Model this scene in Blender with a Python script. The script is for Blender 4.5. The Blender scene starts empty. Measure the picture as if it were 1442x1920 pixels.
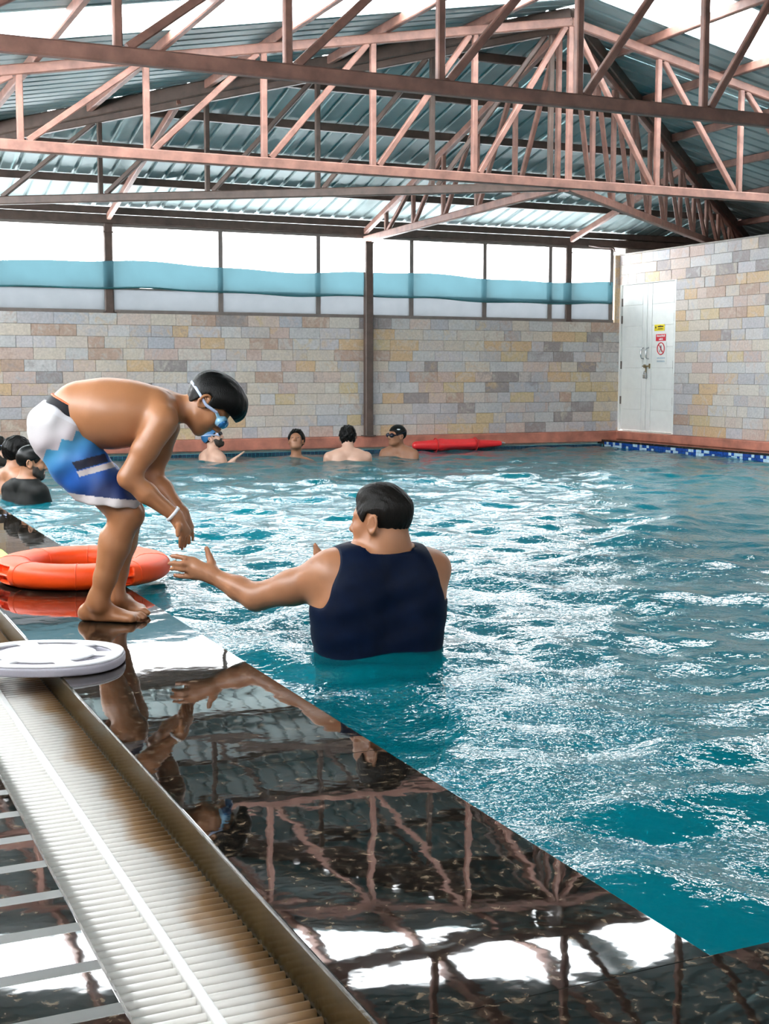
import bpy, bmesh, math, random
import numpy as np
from mathutils import Vector, Matrix

random.seed(7)
np.random.seed(7)
SC = bpy.context.scene
COL = SC.collection

# ------------------------------------------------------------------ camera
FPX = 2457.17
CAMZ = 0.93
RGT = np.array([0.90953, -0.41565, 0.00128])
UPV = np.array([0.04355, 0.09837, 0.99420])
FWD = np.array([0.41336, 0.90419, -0.10757])
CAM = np.array([0.0, 0.0, CAMZ])
cd = bpy.data.cameras.new('camera')
cd.sensor_fit = 'AUTO'; cd.sensor_width = 36.0
cd.lens = FPX / 1920 * 36.0
cd.clip_start = 0.05; cd.clip_end = 300
cam = bpy.data.objects.new('camera', cd)
COL.objects.link(cam)
m = Matrix.Identity(4)
for i in range(3):
    m[i][0] = RGT[i]; m[i][1] = UPV[i]; m[i][2] = -FWD[i]; m[i][3] = CAM[i]
cam.matrix_world = m
SC.camera = cam

# ------------------------------------------------------------------ world, light, exposure
w = bpy.data.worlds.new('overcast_sky'); SC.world = w
w.use_nodes = True
bg = w.node_tree.nodes['Background']
bg.inputs[0].default_value = (0.93, 0.97, 1.0, 1)
bg.inputs[1].default_value = 1.0
SC.view_settings.view_transform = 'Standard'
SC.view_settings.look = 'None'
SC.view_settings.gamma = 1.0
SC.view_settings.use_curve_mapping = False
SC.view_settings.exposure = 4.4
SC.cycles.max_bounces = 6
SC.cycles.diffuse_bounces = 3
SC.cycles.glossy_bounces = 3
SC.cycles.transparent_max_bounces = 8
SC.cycles.caustics_reflective = False
SC.cycles.caustics_refractive = False
SC.cycles.adaptive_threshold = .045
SC.cycles.adaptive_min_samples = 12


def portal(name, loc, direction, sx, sy):
    l = bpy.data.lights.new(name, 'AREA')
    l.shape = 'RECTANGLE'; l.size = sx; l.size_y = sy
    l.cycles.is_portal = True
    o = bpy.data.objects.new(name, l); COL.objects.link(o)
    o.location = loc
    o.rotation_euler = Vector(direction).to_track_quat('-Z', 'Y').to_euler()
    return o

# building constants (metres; z = 0 is the pool coping)
RX, RY, RZ = 6.02, 9.5, 3.90           # ridge line x, hip start y, ridge height of sheet
SL, SR, SH = 0.178, 0.20, 0.247        # roof slopes left, right, hip end
XL, XR, YB, YR = -0.92, 12.2, 14.35, -6.0
WBX = 9.90                             # inner stone wall on the right
PX0, PX1, PY0, PY1 = 1.31, 9.60, 1.61, 14.22   # pool
WZ = -0.04                             # water level
def zL(x): return RZ - SL * (RX - x)
def zR(x): return RZ - SR * (x - RX)
def zH(y): return RZ - SH * (y - RY)
def zroof(x): return zL(x) if x < RX else zR(x)

portal('daylight_portal_back', (4.4, 14.32, 2.05), (0, -1, 0), 10.6, 1.1)
portal('daylight_portal_left', (-0.95, 8.15, 2.05), (1, 0, 0), 1.0, 12.3).rotation_euler = (0, math.radians(-90), 0)
for nm, yy in (('a', 8.775), ('b', -1.425)):  # b belongs to the added strip behind the camera
    o = portal('skylight_portal_left_' + nm, (2.5, yy, zL(2.5) + .05), (0, 0, -1), 7.0, .85)
    o.rotation_euler = (0, -math.atan(SL), 0)
    o = portal('skylight_portal_right_' + nm, (9.2, yy, zR(9.2) + .05), (0, 0, -1), 6.4, .85)
    o.rotation_euler = (0, math.atan(SR), 0)

# ------------------------------------------------------------------ pixel helpers (real depth is always given)
def ray(u, v):
    return RGT * ((u - 721) / FPX) - UPV * ((v - 960) / FPX) + FWD
def at(u, v, D):
    return CAM + ray(u, v) * D
def ground(u, v, z=0.0):
    d = ray(u, v)
    return CAM + d * ((z - CAMZ) / d[2])

# ------------------------------------------------------------------ materials
def mat(name):
    M = bpy.data.materials.new(name); M.use_nodes = True
    nt = M.node_tree
    return M, nt, nt.nodes['Principled BSDF']
def N(nt, t, **kw):
    n = nt.nodes.new(t)
    for k, v in kw.items(): setattr(n, k, v)
    return n
def ramp(nt, stops, src=None, interp='LINEAR'):
    r = N(nt, 'ShaderNodeValToRGB'); r.color_ramp.interpolation = interp
    e = r.color_ramp.elements
    while len(e) < len(stops): e.new(0.5)
    for i, (p, c) in enumerate(stops):
        e[i].position = p; e[i].color = (*c, 1) if len(c) == 3 else c
    if src: nt.links.new(src, r.inputs[0])
    return r
def noise(nt, scale, detail=3, vec=None, rough=.55, dist=0):
    n = N(nt, 'ShaderNodeTexNoise'); n.inputs['Scale'].default_value = scale
    n.inputs['Detail'].default_value = detail; n.inputs['Roughness'].default_value = rough
    n.inputs['Distortion'].default_value = dist
    if vec: nt.links.new(vec, n.inputs['Vector'])
    return n
def bump(nt, b, src, strength, dist):
    k = N(nt, 'ShaderNodeBump'); k.inputs['Strength'].default_value = strength
    k.inputs['Distance'].default_value = dist
    nt.links.new(src, k.inputs['Height'])
    nt.links.new(k.outputs[0], b.inputs['Normal'])
    return k
def simple(name, col, rough=.5, metal=0, var=.12, scale=12, bmp=0, spec=.5, coat=0):
    M, nt, b = mat(name)
    g = N(nt, 'ShaderNodeNewGeometry')
    n = noise(nt, scale, 4, g.outputs['Position'])
    lo = tuple(max(0, c * (1 - var)) for c in col); hi = tuple(min(1, c * (1 + var)) for c in col)
    r = ramp(nt, [(.3, lo), (.7, hi)], n.outputs['Fac'])
    nt.links.new(r.outputs[0], b.inputs['Base Color'])
    b.inputs['Roughness'].default_value = rough; b.inputs['Metallic'].default_value = metal
    b.inputs['Specular IOR Level'].default_value = spec
    b.inputs['Coat Weight'].default_value = coat; b.inputs['Coat Roughness'].default_value = .08
    if bmp: bump(nt, b, n.outputs['Fac'], bmp, .01)
    return M

MAT = {}
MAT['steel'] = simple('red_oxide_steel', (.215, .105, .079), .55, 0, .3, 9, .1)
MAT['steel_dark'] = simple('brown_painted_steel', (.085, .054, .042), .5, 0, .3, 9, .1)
MAT['frame'] = simple('window_frame_steel', (.17, .14, .125), .5)
MAT['white_paint'] = simple('white_door_paint', (.82, .83, .8), .4, 0, .03)
MAT['door_line'] = simple('door_groove', (.45, .46, .44), .6)
MAT['brass'] = simple('old_brass', (.30, .24, .13), .4, .8)
MAT['chrome'] = simple('bright_metal', (.6, .62, .64), .25, .9)
MAT['mortar'] = simple('mortar', (.36, .33, .30), .9, 0, .15, 20)
MAT['kerb'] = simple('terracotta_kerb', (.46, .17, .115), .6, 0, .35, 5, .2)
MAT['channel'] = simple('channel_render', (.05, .034, .013), .2, 0, .35, 14, .15)
MAT['pool_tile'] = simple('pool_lining', (.06, .43, .50), .4, 0, .08, 3)
MAT['ivory'] = simple('ivory_plastic', (.80, .74, .66), .32, 0, .05, 30)
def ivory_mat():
    M, nt, b = mat('ivory_plastic_browner_right')
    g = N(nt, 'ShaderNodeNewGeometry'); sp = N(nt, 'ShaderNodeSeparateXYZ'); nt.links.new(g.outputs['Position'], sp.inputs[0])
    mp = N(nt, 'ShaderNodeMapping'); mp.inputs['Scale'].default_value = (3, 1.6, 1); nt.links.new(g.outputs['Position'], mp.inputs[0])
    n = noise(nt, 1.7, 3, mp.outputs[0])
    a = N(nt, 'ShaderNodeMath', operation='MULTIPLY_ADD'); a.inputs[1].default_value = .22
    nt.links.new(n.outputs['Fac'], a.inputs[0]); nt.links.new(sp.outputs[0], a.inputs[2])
    r = ramp(nt, [(.745, (.82, .79, .74)), (.80, (.52, .33, .18)), (.86, (.30, .17, .075))], a.outputs[0])  # ivory turns brown in uneven patches towards the coping side
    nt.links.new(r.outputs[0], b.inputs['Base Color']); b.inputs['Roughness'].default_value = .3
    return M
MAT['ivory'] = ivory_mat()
MAT['ivory2'] = simple('white_plastic_strip', (.86, .85, .83), .4, 0, .03, 60, .2)
MAT['orange'] = simple('orange_plastic', (.95, .075, .003), .48, 0, .04, 10)
MAT['red_foam'] = simple('red_vinyl', (.85, .03, .035), .3, 0, .05)
MAT['lime'] = simple('lime_foam', (.35, .75, .08), .5)
MAT['foam_white'] = simple('white_foam', (.84, .83, .86), .45, 0, .03)
MAT['foam_grey'] = simple('lilac_grey_foam', (.42, .40, .46), .5, 0, .05)
def hair_mat(name, col, rough, spec):
    M, nt, b = mat(name)
    g = N(nt, 'ShaderNodeNewGeometry'); mp = N(nt, 'ShaderNodeMapping'); mp.inputs['Scale'].default_value = (1, 1, .16)
    mp.inputs['Rotation'].default_value = (.5, .9, .3)
    nt.links.new(g.outputs['Position'], mp.inputs[0])
    n = noise(nt, 330, 3, mp.outputs[0])
    r = ramp(nt, [(.3, tuple(c * .5 for c in col)), (.7, col)], n.outputs['Fac'])
    nt.links.new(r.outputs[0], b.inputs['Base Color']); b.inputs['Roughness'].default_value = rough
    b.inputs['Specular IOR Level'].default_value = spec
    bump(nt, b, n.outputs['Fac'], .6, .004)
    return M
MAT['hair'] = hair_mat('wet_black_hair', (.0022, .002, .0018), .40, .16)
MAT['hair_short'] = hair_mat('short_wet_hair', (.008, .006, .0045), .45, .16)
MAT['cap_black'] = simple('black_swim_cap', (.002, .0025, .0025), .36, 0, .12, 12, 0, .2)
MAT['cap_blue'] = simple('blue_swim_cap', (.02, .12, .28), .35)
MAT['black_shirt'] = simple('black_rash_guard', (.0022, .003, .0026), .6, 0, .3, 12, 0, .2)
MAT['navy'] = simple('navy_lycra', (.0012, .0055, .021), .6, 0, .25, 16, .15, .12)
MAT['lens'] = simple('blue_goggle_lens', (.02, .16, .42), .08, .3, .2)
MAT['lens_dark'] = simple('dark_goggle_lens', (.01, .01, .02), .1)
MAT['lens_frame'] = simple('clear_blue_goggle_frame', (.25, .5, .68), .15, 0, .1)
MAT['strap'] = simple('lavender_silicone', (.42, .50, .70), .3, 0, .08)
MAT['band'] = simple('white_wristband', (.8, .8, .82), .4)
MAT['waist'] = simple('black_waistband', (.006, .006, .009), .65, 0, .12, 12, 0, .15)
MAT['orange_piping'] = simple('orange_piping', (.6, .13, .04), .6)
MAT['eye'] = simple('dark_eye', (.015, .01, .008), .1)
MAT['white_logo'] = simple('white_print', (.8, .8, .8), .5)
MAT['sign_yellow'] = simple('yellow_sign', (.9, .72, .02), .4, 0, .03)
MAT['sign_red'] = simple('red_sign', (.72, .03, .05), .4, 0, .03)
MAT['sign_ink'] = simple('dark_sign_ink', (.06, .04, .04), .5)
MAT['sign_grey'] = simple('pale_sign_ink', (.45, .55, .62), .5)
MAT['beard'] = simple('beard_hair', (.020, .013, .009), .6, 0, .4, 90, .4)


def skin(name, a, bcol, rough=.42):
    M, nt, b = mat(name)
    g = N(nt, 'ShaderNodeNewGeometry')
    n = noise(nt, 7, 5, g.outputs['Position'])
    r = ramp(nt, [(.3, a), (.72, bcol)], n.outputs['Fac'])
    nt.links.new(r.outputs[0], b.inputs['Base Color'])
    b.inputs['Roughness'].default_value = rough
    b.inputs['Subsurface Weight'].default_value = 0.0
    return M
MAT['skin_boy'] = skin('wet_brown_skin', (.33, .135, .055), (.40, .17, .075))
MAT['skin_man'] = skin('tan_skin', (.34, .143, .068), (.42, .185, .092))
MAT['skin_pale'] = skin('light_skin', (.55, .32, .23), (.62, .38, .28))
MAT['skin_mid'] = skin('medium_skin', (.30, .135, .07), (.37, .17, .095))

# stone tiles: every stone takes its own tone
def stone_mat(name, tones):
    M, nt, b = mat(name)
    oi = N(nt, 'ShaderNodeObjectInfo'); g = N(nt, 'ShaderNodeNewGeometry')
    ad = N(nt, 'ShaderNodeMath', operation='ADD')
    nt.links.new(oi.outputs['Random'], ad.inputs[0]); nt.links.new(g.outputs['Random Per Island'], ad.inputs[1])
    fr = N(nt, 'ShaderNodeMath', operation='FRACT'); nt.links.new(ad.outputs[0], fr.inputs[0])
    r1 = ramp(nt, [(i / len(tones), c) for i, c in enumerate(tones)], fr.outputs[0], 'CONSTANT')
    mm = N(nt, 'ShaderNodeMath', operation='MULTIPLY'); mm.inputs[1].default_value = 7.31
    nt.links.new(fr.outputs[0], mm.inputs[0])
    f2 = N(nt, 'ShaderNodeMath', operation='FRACT'); nt.links.new(mm.outputs[0], f2.inputs[0])
    r2 = ramp(nt, [(i / len(tones), c) for i, c in enumerate(tones[3:] + tones[:3])], f2.outputs[0], 'CONSTANT')
    va = N(nt, 'ShaderNodeVectorMath', operation='MULTIPLY_ADD')
    cb = N(nt, 'ShaderNodeCombineXYZ')
    for k in range(3): nt.links.new(fr.outputs[0], cb.inputs[k])
    va.inputs[1].default_value = (40, 40, 40)
    nt.links.new(cb.outputs[0], va.inputs[0]); nt.links.new(g.outputs['Position'], va.inputs[2])
    n = noise(nt, 7, 6, va.outputs[0], .62, 1.2)
    fac = ramp(nt, [(.48, (0, 0, 0)), (.66, (.75, .75, .75))], n.outputs['Fac'])
    mx = N(nt, 'ShaderNodeMix', data_type='RGBA')
    nt.links.new(fac.outputs[0], mx.inputs[0]); nt.links.new(r1.outputs[0], mx.inputs[6]); nt.links.new(r2.outputs[0], mx.inputs[7])
    n2 = noise(nt, 45, 4, g.outputs['Position'])
    sh = ramp(nt, [(.3, (.82, .82, .82)), (.7, (1.1, 1.1, 1.1))], n2.outputs['Fac'])
    m2 = N(nt, 'ShaderNodeMix', data_type='RGBA', blend_type='MULTIPLY'); m2.inputs[0].default_value = 1
    nt.links.new(mx.outputs[2], m2.inputs[6]); nt.links.new(sh.outputs[0], m2.inputs[7])
    nt.links.new(m2.outputs[2], b.inputs['Base Color'])
    b.inputs['Roughness'].default_value = .62
    bump(nt, b, n.outputs['Fac'], .35, .01)
    return M
TONES = [(.50, .45, .42), (.56, .49, .41), (.44, .42, .43), (.57, .40, .24), (.52, .40, .35), (.43, .43, .46),
         (.57, .52, .46), (.44, .31, .24), (.51, .48, .49), (.55, .43, .26), (.30, .26, .25), (.55, .44, .38), (.50, .49, .48), (.53, .51, .50), (.55, .48, .42)]
MAT['stone'] = stone_mat('quartzite_tiles', TONES)

# polished wet granite
def granite(name, strips=False):
    M, nt, b = mat(name)
    g = N(nt, 'ShaderNodeNewGeometry')
    mp = N(nt, 'ShaderNodeMapping'); mp.inputs['Scale'].default_value = (1, 1, 1)
    nt.links.new(g.outputs['Position'], mp.inputs[0])
    n = noise(nt, 42, 4, mp.outputs[0], .6, .6)
    r = ramp(nt, [(.50, (.006, .005, .004)), (.60, (.03, .022, .015)), (.70, (.17, .125, .085))], n.outputs['Fac'])
    nt.links.new(r.outputs[0], b.inputs['Base Color'])
    b.inputs['Roughness'].default_value = .025
    b.inputs['IOR'].default_value = 1.75
    n2 = noise(nt, 3.2, 2, g.outputs['Position'], .5)
    n3 = noise(nt, 16, 2, g.outputs['Position'], .5)
    ma = N(nt, 'ShaderNodeMath', operation='MULTIPLY_ADD'); ma.inputs[1].default_value = .10
    nt.links.new(n3.outputs['Fac'], ma.inputs[0]); nt.links.new(n2.outputs['Fac'], ma.inputs[2])
    bump(nt, b, ma.outputs[0], .22, .006)
    if strips:
        sp = N(nt, 'ShaderNodeSeparateXYZ'); nt.links.new(g.outputs['Position'], sp.inputs[0])
        a = N(nt, 'ShaderNodeMath', operation='MULTIPLY_ADD'); a.inputs[1].default_value = 1 / .155; a.inputs[2].default_value = 20.1
        nt.links.new(sp.outputs[1], a.inputs[0])
        f = N(nt, 'ShaderNodeMath', operation='FRACT'); nt.links.new(a.outputs[0], f.inputs[0])
        rr = ramp(nt, [(0, (.03,) * 3), (.76, (.03,) * 3), (.78, (.38,) * 3), (.98, (.38,) * 3)], f.outputs[0])
        nt.links.new(rr.outputs[0], b.inputs['Roughness'])
        lt = ramp(nt, [(0, (0,) * 3), (.76, (0,) * 3), (.78, (1,) * 3), (.98, (1,) * 3)], f.outputs[0])
        mx = N(nt, 'ShaderNodeMix', data_type='RGBA')
        nt.links.new(lt.outputs[0], mx.inputs[0]); nt.links.new(r.outputs[0], mx.inputs[6]); mx.inputs[7].default_value = (.075, .078, .07, 1)
        nt.links.new(mx.outputs[2], b.inputs['Base Color'])
    return M
MAT['granite'] = granite('wet_black_granite')
MAT['granite_strip'] = granite('wet_granite_with_flamed_strips', True)

# corrugated sheet
def sheet_mat():
    M, nt, b = mat('galvanised_sheet')
    g = N(nt, 'ShaderNodeNewGeometry')
    n = noise(nt, 2.2, 5, g.outputs['Position'])
    r = ramp(nt, [(.3, (.235, .305, .31)), (.7, (.345, .43, .43))], n.outputs['Fac'])
    nt.links.new(r.outputs[0], b.inputs['Base Color'])
    b.inputs['Metallic'].default_value = .1; b.inputs['Roughness'].default_value = .55; b.inputs['Specular IOR Level'].default_value = .3
    return M
MAT['sheet'] = sheet_mat()
def trans_mat(name, col, transp, colt=None):
    M = bpy.data.materials.new(name); M.use_nodes = True; nt = M.node_tree
    nt.nodes.clear()
    out = N(nt, 'ShaderNodeOutputMaterial')
    tl = N(nt, 'ShaderNodeBsdfTranslucent'); df = N(nt, 'ShaderNodeBsdfDiffuse'); tp = N(nt, 'ShaderNodeBsdfTransparent')
    g = N(nt, 'ShaderNodeNewGeometry'); n = noise(nt, 6, 3, g.outputs['Position'])
    r = ramp(nt, [(.3, tuple(c * .93 for c in col)), (.7, col)], n.outputs['Fac'])
    nt.links.new(r.outputs[0], tl.inputs[0]); nt.links.new(r.outputs[0], df.inputs[0])
    tp.inputs[0].default_value = (*(colt or col), 1)
    m1 = N(nt, 'ShaderNodeMixShader'); m1.inputs[0].default_value = .4
    nt.links.new(tl.outputs[0], m1.inputs[1]); nt.links.new(df.outputs[0], m1.inputs[2])
    m2 = N(nt, 'ShaderNodeMixShader'); m2.inputs[0].default_value = transp
    nt.links.new(m1.outputs[0], m2.inputs[1]); nt.links.new(tp.outputs[0], m2.inputs[2])
    nt.links.new(m2.outputs[0], out.inputs[0])
    return M
MAT['skylight'] = trans_mat('translucent_roof_sheet', (.97, .98, .98), .8)
MAT['frosted'] = trans_mat('frosted_pane', (.27, .28, .29), .0)
MAT['cloth'] = trans_mat('teal_shade_net', (.018, .042, .050), .012, (.5, .75, .8))

# water: clear teal body with a mirror surface
def water_mat():
    M = bpy.data.materials.new('pool_water_surface'); M.use_nodes = True; nt = M.node_tree
    nt.nodes.clear()
    out = N(nt, 'ShaderNodeOutputMaterial')
    g = N(nt, 'ShaderNodeNewGeometry')
    n1 = noise(nt, 9, 4, g.outputs['Position'], .55, .6)
    n2 = noise(nt, 38, 2, g.outputs['Position'], .5, .3)
    gust = noise(nt, .9, 2, g.outputs['Position'], .5, .8)
    gr_ = ramp(nt, [(.40, (.30,) * 3), (.62, (.60,) * 3)], gust.outputs['Fac'])
    mg = N(nt, 'ShaderNodeMath', operation='MULTIPLY'); nt.links.new(n2.outputs['Fac'], mg.inputs[0]); nt.links.new(gr_.outputs[0], mg.inputs[1])
    ma = N(nt, 'ShaderNodeMath', operation='ADD')
    nt.links.new(mg.outputs[0], ma.inputs[0]); nt.links.new(n1.outputs['Fac'], ma.inputs[1])
    bp = N(nt, 'ShaderNodeBump'); bp.inputs['Strength'].default_value = .5; bp.inputs['Distance'].default_value = .015
    nt.links.new(ma.outputs[0], bp.inputs['Height'])
    fr = N(nt, 'ShaderNodeFresnel'); fr.inputs[0].default_value = 1.36
    gl = N(nt, 'ShaderNodeBsdfGlossy'); gl.inputs['Roughness'].default_value = .02
    gl.inputs[0].default_value = (1, 1, 1, 1)
    nt.links.new(bp.outputs[0], fr.inputs['Normal']); nt.links.new(bp.outputs[0], gl.inputs['Normal'])
    tp = N(nt, 'ShaderNodeBsdfTransparent'); tp.inputs[0].default_value = (.25, .80, .86, 1)
    df = N(nt, 'ShaderNodeBsdfDiffuse'); df.inputs[0].default_value = (.0, .17, .215, 1)
    nt.links.new(bp.outputs[0], df.inputs['Normal'])
    m1 = N(nt, 'ShaderNodeMixShader'); m1.inputs[0].default_value = .6
    nt.links.new(tp.outputs[0], m1.inputs[1]); nt.links.new(df.outputs[0], m1.inputs[2])
    m2 = N(nt, 'ShaderNodeMixShader')
    nt.links.new(fr.outputs[0], m2.inputs[0]); nt.links.new(m1.outputs[0], m2.inputs[1]); nt.links.new(gl.outputs[0], m2.inputs[2])
    nt.links.new(m2.outputs[0], out.inputs[0])
    return M
MAT['water'] = water_mat()

def shorts_mat():
    M, nt, b = mat('printed_board_shorts')
    a = N(nt, 'ShaderNodeAttribute'); a.attribute_name = 'print'
    n = noise(nt, 140, 2); g = N(nt, 'ShaderNodeNewGeometry'); nt.links.new(g.outputs['Position'], n.inputs['Vector'])
    nt.links.new(a.outputs['Color'], b.inputs['Base Color'])
    b.inputs['Roughness'].default_value = .5
    bump(nt, b, n.outputs['Fac'], .15, .002)
    return M
MAT['shorts'] = shorts_mat()

# ------------------------------------------------------------------ object helpers
def link(name, me, material=None, parent=None):
    o = bpy.data.objects.new(name, me); COL.objects.link(o)
    if material is not None and len(me.materials) == 0:
        me.materials.append(MAT[material] if isinstance(material, str) else material)
    if parent: o.parent = parent
    return o
def empty(name, loc=(0, 0, 0)):
    o = bpy.data.objects.new(name, None); COL.objects.link(o); o.location = loc
    o.empty_display_size = .1
    return o
def tag(o, label=None, cat=None, group=None, kind=None):
    if label: o['label'] = label
    if cat: o['category'] = cat
    if group: o['group'] = group
    if kind: o['kind'] = kind
    return o
def put(o, parent):
    """parent keeping world placement (parents are unrotated empties)"""
    o.parent = parent
    o.matrix_parent_inverse = Matrix.Translation(-Vector(parent.location)) if parent.type == 'EMPTY' else Matrix.Identity(4)
    return o
def pyd(name, vs, fs, material, parent=None, smooth=False):
    me = bpy.data.meshes.new(name)
    me.from_pydata([tuple(v) for v in vs], [], [tuple(f) for f in fs]); me.update()
    if smooth: me.shade_smooth()
    o = link(name, me, material)
    if parent: put(o, parent)
    return o
BOXF = [(0, 3, 2, 1), (4, 5, 6, 7), (0, 1, 5, 4), (1, 2, 6, 5), (2, 3, 7, 6), (3, 0, 4, 7)]
def boxv(x0, x1, y0, y1, z0, z1):
    return [(x0, y0, z0), (x1, y0, z0), (x1, y1, z0), (x0, y1, z0), (x0, y0, z1), (x1, y0, z1), (x1, y1, z1), (x0, y1, z1)]
def box(name, x0, x1, y0, y1, z0, z1, material, parent=None, bevel=0):
    if not bevel: return pyd(name, boxv(x0, x1, y0, y1, z0, z1), BOXF, material, parent)
    bm = bmesh.new()
    vs = [bm.verts.new(v) for v in boxv(x0, x1, y0, y1, z0, z1)]
    for f in BOXF: bm.faces.new([vs[i] for i in f])
    bmesh.ops.bevel(bm, geom=bm.edges[:], offset=bevel, segments=2, affect='EDGES', profile=.5)
    me = bpy.data.meshes.new(name); bm.to_mesh(me); bm.free()
    o = link(name, me, material)
    if parent: put(o, parent)
    return o
def bar(name, p, q, wd, ht, material, parent=None):
    """square tube between two points, wd across, ht in the vertical plane, with eased edges"""
    p = Vector(p); q = Vector(q); d = (q - p).normalized()
    up = Vector((0, 0, 1))
    if abs(d.z) > .97: up = Vector((0, 1, 0))
    s = d.cross(up).normalized(); t = s.cross(d).normalized()
    e = min(wd, ht) * .14
    prof = [(-wd/2+e, -ht/2), (wd/2-e, -ht/2), (wd/2, -ht/2+e), (wd/2, ht/2-e), (wd/2-e, ht/2), (-wd/2+e, ht/2), (-wd/2, ht/2-e), (-wd/2, -ht/2+e)]
    vs = [c + s * a + t * b_ for c in (p, q) for a, b_ in prof]
    fs = [(i, (i + 1) % 8, 8 + (i + 1) % 8, 8 + i) for i in range(8)] + [tuple(range(7, -1, -1)), tuple(range(8, 16))]
    return pyd(name, vs, fs, material, parent)
def tube(name, pts, r, material, parent=None, seg=8, closed=False):
    pts = [Vector(p) for p in pts]; n = len(pts); vs = []; fs = []
    rs = r if isinstance(r, (list, tuple)) else [r] * n
    prev = None
    for i, p in enumerate(pts):
        if closed: d = pts[(i + 1) % n] - pts[i - 1]
        else: d = pts[min(i + 1, n - 1)] - pts[max(i - 1, 0)]
        d.normalize()
        if prev is None:
            a = d.orthogonal().normalized()
        else:
            a = (prev - d * prev.dot(d)).normalized()
        prev = a; b_ = d.cross(a)
        for k in range(seg):
            t = 2 * math.pi * k / seg
            vs.append(p + (a * math.cos(t) + b_ * math.sin(t)) * rs[i])
    for i in range(n if closed else n - 1):
        j = (i + 1) % n
        for k in range(seg):
            fs.append((i * seg + k, i * seg + (k + 1) % seg, j * seg + (k + 1) % seg, j * seg + k))
    if not closed:
        fs.append(tuple(range(seg - 1, -1, -1))); fs.append(tuple((n - 1) * seg + k for k in range(seg)))
    return pyd(name, vs, fs, material, parent, True)

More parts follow.
